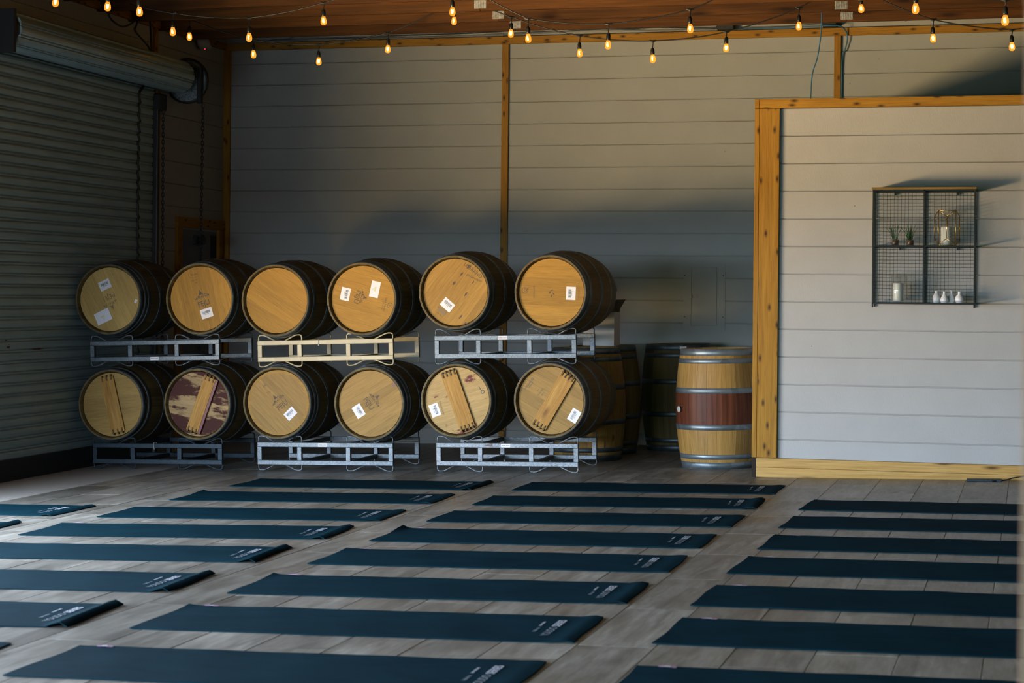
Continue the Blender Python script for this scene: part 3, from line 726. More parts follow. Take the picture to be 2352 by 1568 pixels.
ring_mark(b, c, 442.3, 628, 12, 0.052, 0.029, 'ink_brown'); stamp(b, c, 'Bazas', 442.3, 628, 12, 0.026, 'ink_brown', 1.1); stamp(b, c, 'XV CB', 443.5, 642.5, 12, 0.019, 'ink_brown'); stamp(b, c, 'M+', 448.5, 648.5, 12, 0.018, 'ink_brown')
stamp(b, c, '2012', 479.5, 734.5, 16, 0.018, 'ink_brown'); stamp(b, c, 'F', 401, 694, 16, 0.02, 'ink_faded')
b, c = BA['U4'], CB['U4']
sticker(b, c, 788.7, 675.2, -102); sticker(b, c, 858.5, 663.7, -102, 0.130, 0.076, 'yellow')
stamp(b, c, 'PEJU', 817, 682, -106, 0.056, 'ink_brown'); chateau(b, c, 826, 681, -106, 'ink_brown', 0.8)
ring_mark(b, c, 893.9, 701, 0, 0.022, 0.022, 'ink_brown', 0.003); stamp(b, c, 'S', 893.9, 701, -100, 0.032, 'ink_brown'); stamp(b, c, 'Saint Martin', 882.5, 698.5, -102, 0.023, 'ink_brown'); stamp(b, c, 'TONNELLERIE', 877, 700, -102, 0.010, 'ink_brown', 1.2)
b, c = BA['U5'], CB['U5']
sticker(b, c, 1025, 699.9, -39.6); stamp(b, c, 'LEGRAND', 1083.5, 621, -37, 0.040, 'ink_brown'); stamp(b, c, 'JM Gonzalez', 1086, 638, -23, 0.027, 'ink_brown')
for i, (dxp, dyp, w_, h_) in enumerate(((1040, 650, 0.05, 0.018), (1057, 629.5, 0.055, 0.016), (1067.5, 674.5, 0.05, 0.014), (1074, 612, 0.05, 0.028), (1084, 648, 0.04, 0.010), (1104, 723, 0.05, 0.012), (1056, 727, 0.05, 0.014), (1066, 742, 0.05, 0.012))): smudge(b, c, dxp, dyp, 50 if i != 3 else 40, w_, h_, 'ink_brown')
box('stamp_block', (-0.038, -0.0006, -0.020), (0.038, 0, 0.020), 'ink_faded', b, mtx=head_m(*px(c, 1012, 714), rad(-39))); stamp(b, c, 'FRENCH', 1009, 711, -39, 0.017, 'ink_black'); ring_mark(b, c, 1017.5, 719, 0, 0.014, 0.014, 'ink_black', 0.006)
stamp(b, c, 'OAK 2011', 1006, 722, -39, 0.013, 'ink_brown')
b, c = BA['U6'], CB['U6']
sticker(b, c, 1308, 672.7, 88); ring_mark(b, c, 1203, 667, 0, 0.024, 0.024, 'ink_brown', 0.003); stamp(b, c, 'D', 1204, 667, 0, 0.040, 'ink_brown'); smudge(b, c, 1210, 662.5, 50, 0.03, 0.005, 'ink_brown')
stamp(b, c, 'TONNELLERIE', 1224, 670, 90, 0.016, 'ink_brown'); stamp(b, c, 'FRANCE', 1217.5, 670, 90, 0.012, 'ink_faded'); stamp(b, c, '2012 CHATILLON', 1326, 674, 90, 0.012, 'ink_brown')
for (u, v, w_, h_, a_) in ((1260, 671, 0.03, 0.014, 60), (1265, 666, 0.026, 0.010, 20), (1268, 674, 0.03, 0.010, -40), (1264, 679, 0.03, 0.007, 80)): smudge(b, c, u, v, a_, w_, h_, 'ink_brown')
b, c = BA['L1'], CB['L1']; cross_bar(b, c, 255.8, 929, -13.9, 0.122, pegs=3)
b, c = BA['L2'], CB['L2']; cross_bar(b, c, 460, 928, 19.6, 0.105, pegs=3, wine=True)
b, c = BA['L3'], CB['L3']
stamp(b, c, 'PEJU', 645.5, 931, 41, 0.064, 'ink_brown', 0.86); chateau(b, c, 635, 921, 41, 'ink_brown'); sticker(b, c, 665, 950, 44, 0.098, 0.072); stamp(b, c, 'H', 602, 886.5, 38, 0.034, 'ink_black'); stamp(b, c, 'I L', 612, 901, 45, 0.03, 'ink_brown'); stamp(b, c, '2011', 680, 964, 44, 0.018, 'ink_faded')
V, F = [], []
for k in range(48):
    a = 2*PI*k/48
    for r_ in (RHEAD-0.001, RHEAD-0.022): V.append((r_*math.sin(a), 0, r_*math.cos(a)))
for k in range(48): j = (k+1) % 48; F.append((2*k, 2*k+1, 2*j+1, 2*j))
MB().add(V, F).link('head_edge', 'oak_head_b', b, head_m(0, 0, 0, 0.0005), uvs=lambda co, n: (co[0], co[2]))
b, c = BA['L4'], CB['L4']
stamp(b, c, 'PEJU', 843, 927.5, -54, 0.064, 'ink_brown', 0.86); chateau(b, c, 855, 918.5, -54, 'ink_brown'); sticker(b, c, 819.9, 945, -57); stamp(b, c, 'H', 893, 897, -54, 0.026, 'ink_faded'); smudge(b, c, 902, 883, 40, 0.03, 0.032, 'wine_red'); stamp(b, c, '2011', 802, 957, -57, 0.02, 'ink_faded')
b, c = BA['L5'], CB['L5']; cross_bar(b, c, 1050, 919, -20.6, 0.132)
sticker(b, c, 995.3, 943.3, -69); ring_mark(b, c, 1105.5, 898.7, 0, 0.016, 0.016, 'ink_black', 0.005); smudge(b, c, 1100, 892, -60, 0.06, 0.006, 'ink_black'); stamp(b, c, 'TONNELLERIE', 1011, 938, -72, 0.018, 'ink_black')
b, c = BA['L6'], CB['L6']; cross_bar(b, c, 1270, 920, 30.5, 0.125)
sticker(b, c, 1316, 953, 60); stamp(b, c, 'SANSAUD', 1212, 883, 52, 0.026, 'ink_black'); stamp(b, c, 'FRANCE', 1216.5, 886, 52, 0.015, 'ink_black')
for i, s_ in enumerate(('2', 'M', 'TOASTED', '2011')): stamp(b, c, s_, 1228+5.2*i, 893+4.5*i, 52, 0.017, 'ink_brown')

# barrels standing on end
def standing(xc, yc, label, stave, hoop, seed, turn=0.0, z=None):
    z0 = fz(xc) if z is None else z
    return barrel('standing_barrel', T(xc, yc, z0) @ TILT @ RZ(turn), T(0, 0, BL/2) @ RX(-PI/2), label, stave, hoop, 'oak_head_c', 0.4, seed, group='barrels standing on end')
s1 = standing(-2.200, 15.31, 'standing barrel with wine-red middle band beside the partition', 'oak_stave_wine', 'b', 31)
lathe('bung', [(0.020, 0.0), (0.026, 0.003), (0.026, 0.010), (0.017, 0.013)], 'bung_white', s1, T(0, 0, 0.475) @ RZ(rad(-53)) @ T(0, -0.347, 0) @ RX(PI/2), 20)
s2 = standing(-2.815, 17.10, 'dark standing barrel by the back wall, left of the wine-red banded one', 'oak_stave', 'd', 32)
box('hoop_sticker', (-0.03, -0.3015, 0.915), (0.03, -0.2995, 0.94), 'paper_white', s2, mtx=RZ(rad(18)))
s3 = standing(-3.415, 15.88, 'standing barrel behind the right rack, white carton on top', 'oak_stave_pale', 'd', 33)
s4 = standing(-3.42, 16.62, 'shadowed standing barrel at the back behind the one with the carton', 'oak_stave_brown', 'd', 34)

# white carton with open flaps on the standing barrel
ct = empty('white_carton', (-3.300, 15.90, fz(-3.3)+0.975)); tag(ct, 'white carton with raised flaps on a standing barrel', 'carton')
cm_ = MB()
w2, d2_, h2 = 0.135, 0.13, 0.285
cm_.box((-w2, -d2_, 0), (w2, -d2_+0.004, h2)).box((-w2, d2_-0.004, 0), (w2, d2_, h2)).box((-w2, -d2_+0.004, 0), (-w2+0.004, d2_-0.004, h2)).box((w2-0.004, -d2_+0.004, 0), (w2, d2_-0.004, h2)).box((-w2+0.004, -d2_+0.004, 0), (w2-0.004, d2_-0.004, 0.004))
cm_.link('carton_body', 'carton_white', ct)
box('back_flap', (-w2, 0, 0), (w2, 0.004, 0.085), 'carton_grey', ct, mtx=T(0, d2_-0.004, h2) @ RX(-0.25))
box('front_flap', (-w2+0.004, 0, 0), (w2-0.004, 0.004, 0.075), 'carton_grey', ct, mtx=T(0, -d2_+0.001, h2) @ RX(-0.55))
MB().poly([(0, 0), (0.07, 0.115), (-0.09, 0.105), (-0.10, 0.095)], -0.002, 0.002).link('side_flap', 'carton_brown', ct, T(w2-0.002, 0.03, h2-0.005))

# ------------------------------------------------------------------ steel racks
RW, RD = 1.163, 0.735
def rounded(pts, r, seg=3):
    """polyline with rounded inner corners"""
    P = [Vector(p) for p in pts]; out = [P[0]]
    for i in range(1, len(P)-1):
        a, b, c = P[i-1], P[i], P[i+1]; d1_ = (a-b).normalized(); d2_ = (c-b).normalized()
        rr = min(r, (a-b).length*0.45, (c-b).length*0.45); s, e = b+d1_*rr, b+d2_*rr
        for k in range(seg+1): t = k/seg; out.append(s*(1-t)**2+b*2*t*(1-t)+e*t*t)
    out.append(P[-1]); return out
def make_rack(h, mat, key):
    """part meshes of one two-barrel rack; front face at y=0, left end at x=0, feet at z=0"""
    s = h/0.287; t = 0.037; parts = []
    zb, zt = 0.049*s, 0.194*s
    uv = uvbox(0)
    for y in (0.0, RD-t):
        for z in (zb, zt): parts.append(('rail', boxm('rail', (0, y, z), (RW, y+t, z+t), 0, 0.003)))
        for x in (0.0, 0.345, 0.764, RW-t): parts.append(('post', boxm('post', (x, y+0.001, zb+t), (x+t, y+t-0.001, zt), 2, 0.002)))
        for (x0, x1) in ((0.005, 0.379), (0.767, RW-0.005)):
            yc = y+t/2; cx_ = (x0+x1)/2
            for top in (1, 0):
                zo, zi = (h-0.005, zt+t-0.004) if top else (0.005, zb+0.004)
                pts = [(x0, yc, zt+t-0.01 if top else zb+0.01), (x0, yc, zo), (x0+0.052, yc, zo), (cx_-0.038, yc, zi)]
                q = rounded(pts, 0.020); parts.append(('cradle_rod', MB().tube(q, 0.0056, 6).mesh('cradle_rod', True)))
                q = rounded([(2*cx_-p[0], p[1], p[2]) for p in pts], 0.020); parts.append(('cradle_rod', MB().tube(q, 0.0056, 6).mesh('cradle_rod', True)))
    for x in (0.345, 0.764):
        parts.append(('cross_tube', boxm('cross_tube', (x+0.002, t, zb+0.003), (x+t-0.002, RD-t, zb+t-0.003), 1, 0.002)))
        parts.append(('cross_tube', boxm('cross_tube', (x+0.002, t, zt+0.003), (x+t-0.002, RD-t, zt+t-0.003), 1, 0.002)))
    for n, me in parts:
        if not me.materials: me.materials.append(MATS[mat])
    return parts
def rack(h, mat, loc, slope, label, plate=None, tie=None):
    t = empty('barrel_rack', None, T(*loc) @ RY(-math.atan(slope)))
    tag(t, label, 'rack', 'two-barrel steel racks')
    for n, me in make_rack(h, mat, label): link(n, me, None, t)
    s = h/0.287
    if plate:
        x, top = plate; z = (0.194 if top else 0.049)*s
        p = box('rack_label', (x-0.038, -0.0015, z+0.004), (x+0.038, 0.0, z+0.033), 'paper_white', t)
        text('rack_label_print', 'BARREL RACK', 0.0105, 'ink_black', p, T(x, -0.0018, z+0.018), bold=0.0002)
    if tie:
        z = 0.194*s; MB().tube(rounded([(tie, -0.004, z-0.012), (tie, -0.004, z+0.045), (tie, 0.041, z+0.045), (tie, 0.041, z-0.004), (tie+0.003, -0.004, z-0.004)], 0.01), 0.0025, 5).link('wire_tie', 'cable_white', t)
    return t
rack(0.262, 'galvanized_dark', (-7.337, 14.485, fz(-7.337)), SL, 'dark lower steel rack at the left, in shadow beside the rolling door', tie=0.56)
rack(0.286, 'galvanized', (-5.865, 14.49, fz(-5.865)), SL, 'lower middle galvanized steel rack on the floor', plate=(0.565, True))
rack(0.288, 'galvanized_rusty', (-4.360, 14.56, fz(-4.36)), SL, 'lower right galvanized steel rack with rust patches on its bottom rail', plate=(0.575, True))
rack(0.262, 'galvanized', (-7.375, 14.50, 0.738), 0.030, 'upper left galvanized steel rack with wine-dark stains', plate=(0.585, False))
rack(0.265, 'cream_steel', (-5.874, 14.50, 0.762), 0.034, 'cream painted upper middle steel rack', tie=0.53)
rack(0.286, 'galvanized', (-4.385, 14.565, 0.810), 0.022, 'upper right bright galvanized steel rack', plate=(0.565, True))

# ------------------------------------------------------------------ yoga mats
ML, MW = 1.884, 0.612
def mat_mesh(seed, curl, corner):
    r = random.Random(seed); nx, ny = 60, 10; t = 0.0045; V = []; F = []
    ph = [r.uniform(0, 6) for _ in range(6)]
    def zf(x, y):
        u = x/ML+0.5; v = y/MW+0.5
        z = 0.0006+0.0007*(math.sin(u*19+ph[0])*math.sin(v*5+ph[1])+math.sin(u*31+ph[2]+v*3))
        e = min(v, 1-v)
        z += 0.0010*max(0, 0.10-e)/0.10*(0.5+0.5*math.sin(u*23+ph[3]))
        d = max(0.0, u-(1-0.05))/0.05; z += 0.7*curl*math.sin(PI*min(1.0, d)**1.4) if d > 0 else 0.0
        d = max(0.0, 0.03-u)/0.03; z += corner*d*d*max(0, (v-0.55)/0.45)
        d = max(0.0, 0.02-u)/0.02; z += 0.0006*d
        return max(z, 0.0003)
    def edge(x, y):
        u = x/ML+0.5; v = y/MW+0.5
        return x+0.004*math.sin(v*7+ph[4])*(1 if u > 0.99 or u < 0.01 else 0), y+0.0035*math.sin(u*17+ph[5])*(1 if v > 0.99 or v < 0.01 else 0)
    for k in (1, 0):
        for j in range(ny+1):
            for i in range(nx+1):
                x, y = edge(-ML/2+ML*i/nx, -MW/2+MW*j/ny); V.append((x, y, zf(x, y)+k*t))
    n = (nx+1)*(ny+1); id_ = lambda i, j: j*(nx+1)+i
    for j in range(ny):
        for i in range(nx):
            a, b, c, d = id_(i, j), id_(i+1, j), id_(i+1, j+1), id_(i, j+1)
            F.append((a, b, c, d)); F.append((n+a, n+d, n+c, n+b))
    def wall(seq):
        for a_, b_ in zip(seq[:-1], seq[1:]):
            o_ = len(V); V.extend([V[a_], V[n+a_], V[n+b_], V[b_]]); F.append((o_, o_+1, o_+2, o_+3))
    wall([id_(i, 0) for i in range(nx+1)]); wall([id_(nx, j) for j in range(ny+1)])
    wall([id_(i, ny) for i in range(nx, -1, -1)]); wall([id_(0, j) for j in range(ny, -1, -1)])
    me = mesh_('mat_body', V, F)
    for p in me.polygons: p.use_smooth = abs(p.normal.z) > 0.5
    me.materials.append(MATS['mat_rubber']); return me, (lambda x, y: zf(x, y)+t)
ORD = ['first', 'second', 'third', 'fourth', 'fifth', 'sixth', 'seventh', 'eighth']
COLN = {'A': 'far left column of navy mats', 'B': 'left middle column of navy mats', 'C': 'centre column of navy mats', 'D': 'right column of navy mats'}
MATPOS = [('A', 1, -6.841, 11.403, -0.013), ('A', 2, -6.844, 10.41, 0.0),
  ('B', 1, -4.602, 13.432, -0.0115), ('B', 2, -4.625, 12.46, 0.0174), ('B', 3, -4.65, 11.412, 0.0382), ('B', 4, -4.676, 10.466, 0.0536), ('B', 5, -4.700, 9.485, 0.050), ('B', 6, -4.705, 8.445, 0.045), ('B', 7, -4.722, 7.440, 0.068), ('B', 8, -4.720, 6.455, 0.05),
  ('C', 1, -2.431, 13.429, -0.0088), ('C', 2, -2.446, 12.446, 0.0229), ('C', 3, -2.463, 11.458, -0.0065), ('C', 4, -2.495, 10.474, -0.0113), ('C', 5, -2.508, 9.527, 0.0025), ('C', 6, -2.529, 8.519, 0.012), ('C', 7, -2.547, 7.536, 0.0065), ('C', 8, -2.552, 6.517, 0.0101),
  ('D', 1, -0.272, 12.382, -0.0723), ('D', 2, -0.288, 11.424, -0.0416), ('D', 3, -0.295, 10.446, -0.0392), ('D', 4, -0.329, 9.499, -0.0515), ('D', 5, -0.348, 8.499, -0.0416), ('D', 6, -0.345, 7.557, -0.03), ('D', 7, -0.334, 6.493, -0.02)]
CURL = {'B1': 0.020, 'B2': 0.008, 'B3': 0.008, 'B4': 0.018, 'B5': 0.026, 'B6': 0.026, 'B7': 0.028, 'A1': 0.016, 'A2': 0.026, 'C2': 0.014, 'C1': 0.006, 'C6': 0.010, 'C7': 0.008}
CORN = {'C4': 0.016, 'C6': 0.007, 'B2': 0.010, 'C7': 0.004, 'D3': 0.004}
def flat_text(name, s, size, mat, parent, x, y, z, sx=1.0, bold=0.0):
    o = text(name, s, size, mat, parent, T(x, y, z) @ RZ(PI/2) @ RX(-PI/2), sx=sx, bold=bold); return o
protos = {}
for (cl, k, x, y, yaw) in MATPOS:
    me, zf = mat_mesh(ord(cl)*10+k, CURL.get(cl+str(k), 0.004), CORN.get(cl+str(k), 0.0008))
    t = empty('yoga_mat', None, T(x, y, fz(x)+0.0002) @ TILT @ RZ(yaw))
    tag(t, '%s mat from the racks in the %s' % (ORD[k-1], COLN[cl]), 'yoga mat', 'navy yoga mats laid out on the floor')
    link('mat_body', me, None, t)
    zz = 0.0082
    if cl in 'ABC':
        if not protos:
            protos['big'] = flat_text('print_bold', 'SERIES', 0.048, 'print_white', t, 0.798, 0.103, zz, 1.18, 0.0012)
            protos['thin'] = flat_text('print_thin', 'YOUDO', 0.048, 'print_grey', t, 0.798, -0.094, zz, 1.10)
            protos['sm1'] = flat_text('print_small', 'balance', 0.024, 'print_grey', t, 0.735, -0.06, zz, 1.3)
            protos['sm2'] = flat_text('print_small', 'premium', 0.018, 'print_white', t, 0.728, 0.08, zz, 1.6, 0.0006)
            protos['sm3'] = flat_text('print_small', 'yoga mat', 0.018, 'print_grey', t, 0.745, 0.08, zz, 1.6, 0.0004)
        else:
            for p in list(protos.values()):
                c = p.copy(); COL.objects.link(c); c.parent = t; c.matrix_local = p.matrix_local.copy()
    # pink flower mark on the far edge of the left end
    if cl in 'BCD':
        m = MB()
        for q in range(5):
            a = PI*0.15+PI*0.7*q/4; n = 8
            m.add([(0.014*math.cos(a)+0.010*math.cos(2*PI*j/n), 0.011*math.sin(a)+0.007*math.sin(2*PI*j/n)-0.004, 0.0002*q) for j in range(n)], [tuple(range(n))])
        o = m.link('flower_mark', 'tag_pink', t, T(-0.826, 0.282, 0.0088) @ Matrix.Scale(1.6, 4))
        MB().add([(0.009*math.cos(2*PI*j/8), 0.006*math.sin(2*PI*j/8), 0.0012) for j in range(8)], [tuple(range(8))]).link('flower_centre', 'tag_white', o)

# ------------------------------------------------------------------ wire shelf unit on the partition and the things on it
SX0, SX1, SYF, SYB = -0.915, -0.176, 14.19, 14.432
ws = empty('wire_wall_shelf', (SX0, SYF, 1.312)); tag(ws, 'black wire mesh wall shelf with wooden top and four compartments', 'shelf')
SWd, SDp = SX1-SX0, SYB-SYF
H0, HM, HT = 0.030, 0.450, 0.864            # heights of bottom, middle and top frames above the feet
def bar(nm, lo, hi, par=ws): return box(nm, lo, hi, 'wire_black', par, bev=0.001)
th = 0.011
for xx in (0, SWd-th):
    for yy in (0, SDp-th): bar('upright', (xx, yy, 0.0), (xx+th, yy+th, HT))
    MB().tube([(xx+th/2, 0.004, 0.02), (xx+th/2, 0.004, 0.0), (xx+th/2, SDp*0.22, 0.0), (xx+th/2, SDp*0.22, 0.03)], 0.004, 6).link('foot_loop', 'wire_black', ws)
for yy in (0, SDp-th): bar('divider_post', (SWd*0.497, yy, H0), (SWd*0.497+th, yy+th, HT))
for zz in (H0-0.008, HM-0.008, HT-0.012):
    for yy in (0, SDp-th): bar('rail', (th, yy, zz), (SWd-th, yy+th, zz+0.012))
    for xx in (0, SWd*0.497, SWd-th): bar('side_rail', (xx, th, zz), (xx+th, SDp-th, zz+0.012))
wt = box('wooden_top', (-0.006, -0.008, HT), (SWd+0.006, SDp, HT+0.016), 'plank_top', ws, bev=0.002)
def grid(nm, plane, a0, a1, b0, b1, c, step=0.0262):
    m = MB(); w = 0.0011
    na = max(1, round((a1-a0)/step)); nb = max(1, round((b1-b0)/step))
    for i in range(na+1):
        a = a0+(a1-a0)*i/na
        if plane == 'xz': m.box((a-w, c-w, b0), (a+w, c+w, b1))
        elif plane == 'yz': m.box((c-w, a-w, b0), (c+w, a+w, b1))
        else: m.box((a-w, b0, c-w), (a+w, b1, c+w))
    for j in range(nb+1):
        b = b0+(b1-b0)*j/nb
        if plane == 'xz': m.box((a0, c-w, b-w), (a1, c+w, b+w))
        elif plane == 'yz': m.box((c-w, a0, b-w), (c+w, a1, b+w))
        else: m.box((a0, b-w, c-w), (a1, b+w, c+w))
    o = m.link(nm, 'wire_black', ws); tag(o, kind='stuff')
grid('back_mesh', 'xz', th, SWd-th, H0, HT-0.01, SDp-0.004)
for xx in (0.005, SWd*0.497+0.005, SWd-0.005): grid('side_mesh', 'yz', th, SDp-th, H0, HT-0.01, xx)
for zz in (H0+0.001, HM+0.001): grid('shelf_mesh', 'xy', th, SWd-th, th, SDp-th, zz, 0.05)
for xx, zz in ((0.145, HT-0.03), (0.60, HT-0.03), (0.185, HM-0.026), (0.60, HM-0.026)): bar('wall_hook', (xx, SDp-0.02, zz), (xx+0.014, SDp-0.004, zz+0.018))
ZB, ZM = 1.312+H0+0.0035, 1.312+HM+0.0045
def plant(x, label, seed):
    t = empty('potted_grass', (x, 14.30, ZM)); tag(t, label, 'plant', 'small potted grasses on the wire shelf')
    lathe('glass_pot', [(0.024, 0.0), (0.027, 0.002), (0.029, 0.052), (0.0275, 0.052), (0.0255, 0.004)], 'clear_glass', t, n=20, cap=False)
    lathe('soil', [(0.0245, 0.003), (0.0268, 0.042)], 'soil_brown', t, n=18)
    r = random.Random(seed)
    for k in range(18):
        a = r.uniform(0, 2*PI); sp = r.uniform(0.008, 0.05); h = r.uniform(0.09, 0.135)
        if k < 2: sp = 0.062; a = PI+r.uniform(-0.3, 0.3); h = 0.10
        pts = [(0.012*math.cos(a), 0.012*math.sin(a), 0.038), ((0.012+sp*0.35)*math.cos(a), (0.012+sp*0.35)*math.sin(a), 0.038+h*0.55), ((0.012+sp)*math.cos(a), (0.012+sp)*math.sin(a), 0.038+h)]
        MB().tube(pts, [0.0024, 0.0020, 0.0005], 4).link('blade', 'grass_green', t, smooth=True)
plant(-0.756, 'small potted grass in glass, nearer the left end of the shelf', 3)
plant(-0.648, 'small potted grass in glass, nearer the shelf divider', 5)
# faceted brass lantern
ln = empty('brass_lantern', (-0.382, 14.300, ZM)); tag(ln, 'faceted brass and glass lantern on the upper right shelf', 'lantern')
W1, W2, hb, hm, ht = 0.098, 0.063, 0.0, 0.05, 0.262
rim = []
for k in range(8):
    a = 2*PI*k/8+PI/8; rr = 0.083
    rim.append(a)
P0 = [(-0.063, -0.063, 0.003), (0.063, -0.063, 0.003), (0.063, 0.063, 0.003), (-0.063, 0.063, 0.003)]
P1 = [(0, -0.088, 0.052), (0.088, 0, 0.052), (0, 0.088, 0.052), (-0.088, 0, 0.052)]
P2 = [(0, -0.088, 0.215), (0.088, 0, 0.215), (0, 0.088, 0.215), (-0.088, 0, 0.215)]
P3 = [(-0.063, -0.063, 0.262), (0.063, -0.063, 0.262), (0.063, 0.063, 0.262), (-0.063, 0.063, 0.262)]
E_ = [(P0[i], P0[(i+1) % 4]) for i in range(4)]+[(P3[i], P3[(i+1) % 4]) for i in (1, 2, 3)]+[(P1[i], P2[i]) for i in range(4)]+[(P0[i], P3[i]) for i in range(4)]
for i in range(4): E_ += [(P0[i], P1[i]), (P0[(i+1) % 4], P1[i]), (P3[i], P2[i]), (P3[(i+1) % 4], P2[i])]
for a, b in E_: MB().tube([a, b], 0.0028, 6).link('brass_edge', 'gold', ln, smooth=True)
for i in range(4):
    j = (i+1) % 4
    MB().add([P0[i], P1[i], P2[i], P3[i]], [(0, 1, 2, 3)]).link('pane', 'clear_glass', ln)
    MB().add([P1[i], P0[j], P3[j], P2[i]], [(0, 1, 2, 3)]).link('pane', 'clear_glass', ln)
def candle(x, y, z, r, h, label):
    t = empty('pillar_candle', (x, y, z)); tag(t, label, 'candle')
    n = 28; V, F = lathe_geo([(r*0.97, 0.0), (r, 0.004), (r, h-0.006), (r*0.95, h), (r*0.62, h-0.004), (0.003, h-0.006)], n)
    MB().add(V, F).link('wax', 'candle_wax', t, smooth=True)
    MB().tube([(0, 0, h-0.008), (0.002, 0, h+0.008)], 0.0012, 5).link('wick', 'cord_black', t)
candle(-0.388, 14.300, ZM+0.004, 0.038, 0.135, 'white pillar candle inside the brass lantern')
hv = lathe('glass_cylinder', [(0.055, 0.0), (0.0595, 0.003), (0.0595, 0.214), (0.0565, 0.214), (0.0565, 0.008), (0.0, 0.007)], 'clear_glass', None, T(-0.724, 14.300, ZB), 36, cap=False)
tag(hv, 'clear glass hurricane cylinder around a candle on the lower shelf', 'vase')
candle(-0.731, 14.300, ZB+0.009, 0.0375, 0.134, 'white pillar candle inside the clear glass cylinder')
VP = [[(0.020, 0), (0.026, 0.006), (0.0285, 0.030), (0.022, 0.060), (0.0105, 0.074), (0.0105, 0.083), (0.0145, 0.089), (0.011, 0.088), (0.008, 0.075)],
      [(0.020, 0), (0.030, 0.010), (0.032, 0.020), (0.022, 0.044), (0.0115, 0.064), (0.0105, 0.078), (0.0140, 0.086), (0.011, 0.085), (0.008, 0.072)],
      [(0.022, 0), (0.030, 0.010), (0.031, 0.024), (0.022, 0.048), (0.011, 0.066), (0.0105, 0.082), (0.0145, 0.092), (0.011, 0.091), (0.008, 0.075)],
      [(0.018, 0), (0.028, 0.009), (0.033, 0.028), (0.028, 0.048), (0.0125, 0.063), (0.0110, 0.078), (0.0145, 0.086), (0.011, 0.085), (0.008, 0.070)]]
VL = ['white bud vase at the left end of the four, straight-sided', 'white bud vase second from left, wide low belly', 'tallest white bud vase, third from the left', 'round white bud vase at the right end of the four']
for i, (xv, yv) in enumerate(((-0.452, 14.285), (-0.396, 14.275), (-0.346, 14.315), (-0.288, 14.280))):
    o = lathe('bud_vase', VP[i], 'ceramic_white', None, T(xv, yv, ZB), 28, cap=False); tag(o, VL[i], 'vase', 'white bud vases on the wire shelf')

# ------------------------------------------------------------------ string lights
bm_glass = None
def make_bulb():
    g = lathe_geo([(0.0125, 0.0), (0.0150, -0.006), (0.0225, -0.028), (0.0245, -0.044), (0.0225, -0.058), (0.0150, -0.067), (0.0040, -0.0705)], 16)
    gm = mesh_('bulb', g[0], g[1], smooth=True); gm.materials.append(MATS['bulb_glass'])
    fl = MB()
    for q in range(4):
        a = PI*q/4+0.3; fl.tube([(0.008*math.cos(a), 0.008*math.sin(a), -0.018), (0.010*math.cos(a+0.5), 0.010*math.sin(a+0.5), -0.036), (0.006*math.cos(a+1), 0.006*math.sin(a+1), -0.052)], 0.0024, 4)
    fm = fl.mesh('filament'); fm.materials.append(MATS['filament'])
    k = lathe_geo([(0.006, 0.058), (0.0115, 0.050), (0.0165, 0.040), (0.0175, 0.012), (0.0165, 0.0), (0.0120, -0.002)], 14)
    km = mesh_('socket', k[0], k[1], smooth=True); km.materials.append(MATS['socket_black'])
    return gm, fm, km
BG, BF, BK = make_bulb()
def string_light(label, Y, bulbs, path):
    """bulbs: (x, z of bulb middle, z of the cord above it); path: cord points (x, z) from left to right"""
    t = empty('string_light', (bulbs[0][0], Y, bulbs[0][1])); tag(t, label, 'string light', 'black outdoor string lights under the roof')
    O = Vector((bulbs[0][0], Y, bulbs[0][1])); r = random.Random(int(Y*10))
    pts = []
    for i, (x, z) in enumerate(path):
        if i:
            x0, z0 = path[i-1]; n = 6
            for k in range(1, n): u = k/n; pts.append(Vector((x0+(x-x0)*u, Y, z0+(z-z0)*u-0.10*abs(x-x0)*u*(1-u))))
        pts.append(Vector((x, Y, z)))
    MB().tube([p-O for p in pts], 0.0052, 5).link('cord', 'cord_black', t, smooth=True)
    for (x, zc, zn) in bulbs:
        top = zc+0.036; tw = r.uniform(-0.05, 0.05)
        sk = link('socket', BK, None, t, T(x-O.x, 0, top-O.z) @ RY(tw))
        link('bulb', BG, None, t, T(x-O.x, 0, top-O.z) @ RY(tw)); link('filament', BF, None, t, T(x-O.x, 0, top-O.z) @ RY(tw) @ RZ(r.uniform(0, 3)))
        MB().tube([(x-O.x+0.004, 0, zn-O.z), (x-O.x, 0, top+0.055-O.z)], 0.0042, 5).link('drop_cord', 'cord_black', t)
        MB().tube([(x-O.x-0.03, 0, zn-O.z+0.004), (x-O.x, 0, zn-O.z-0.004), (x-O.x+0.03, 0, zn-O.z+0.004)], [0.006, 0.012, 0.006], 6).link('tee', 'cord_black', t)
    return t
SBk = [(-7.001, 3.644, 3.799), (-6.39, 3.472, 3.598), (-5.779, 3.397, 3.545), (-5.145, 3.489, 3.632), (-4.552, 3.717, 3.859), (-4.046, 3.596, 3.737), (-3.449, 3.416, 3.563), (-2.824, 3.355, 3.504), (-2.209, 3.431, 3.564), (-1.614, 3.595, 3.745), (-1.113, 3.724, 3.865), (-0.541, 3.469, 3.62), (0.073, 3.388, 3.523)]
SMd = [(-6.518, 3.483, 3.635), (-5.855, 3.42, 3.578), (-5.223, 3.536, 3.681), (-4.158, 3.579, 3.711), (-3.547, 3.356, 3.508), (-2.916, 3.291, 3.451), (-2.286, 3.398, 3.542)]
SFr = [(-6.821, 3.519, 3.665), (-6.399, 3.474, 3.619), (-6.144, 3.429, 3.573), (-0.558, 3.291, 3.407), (0.017, 3.198, 3.332)]
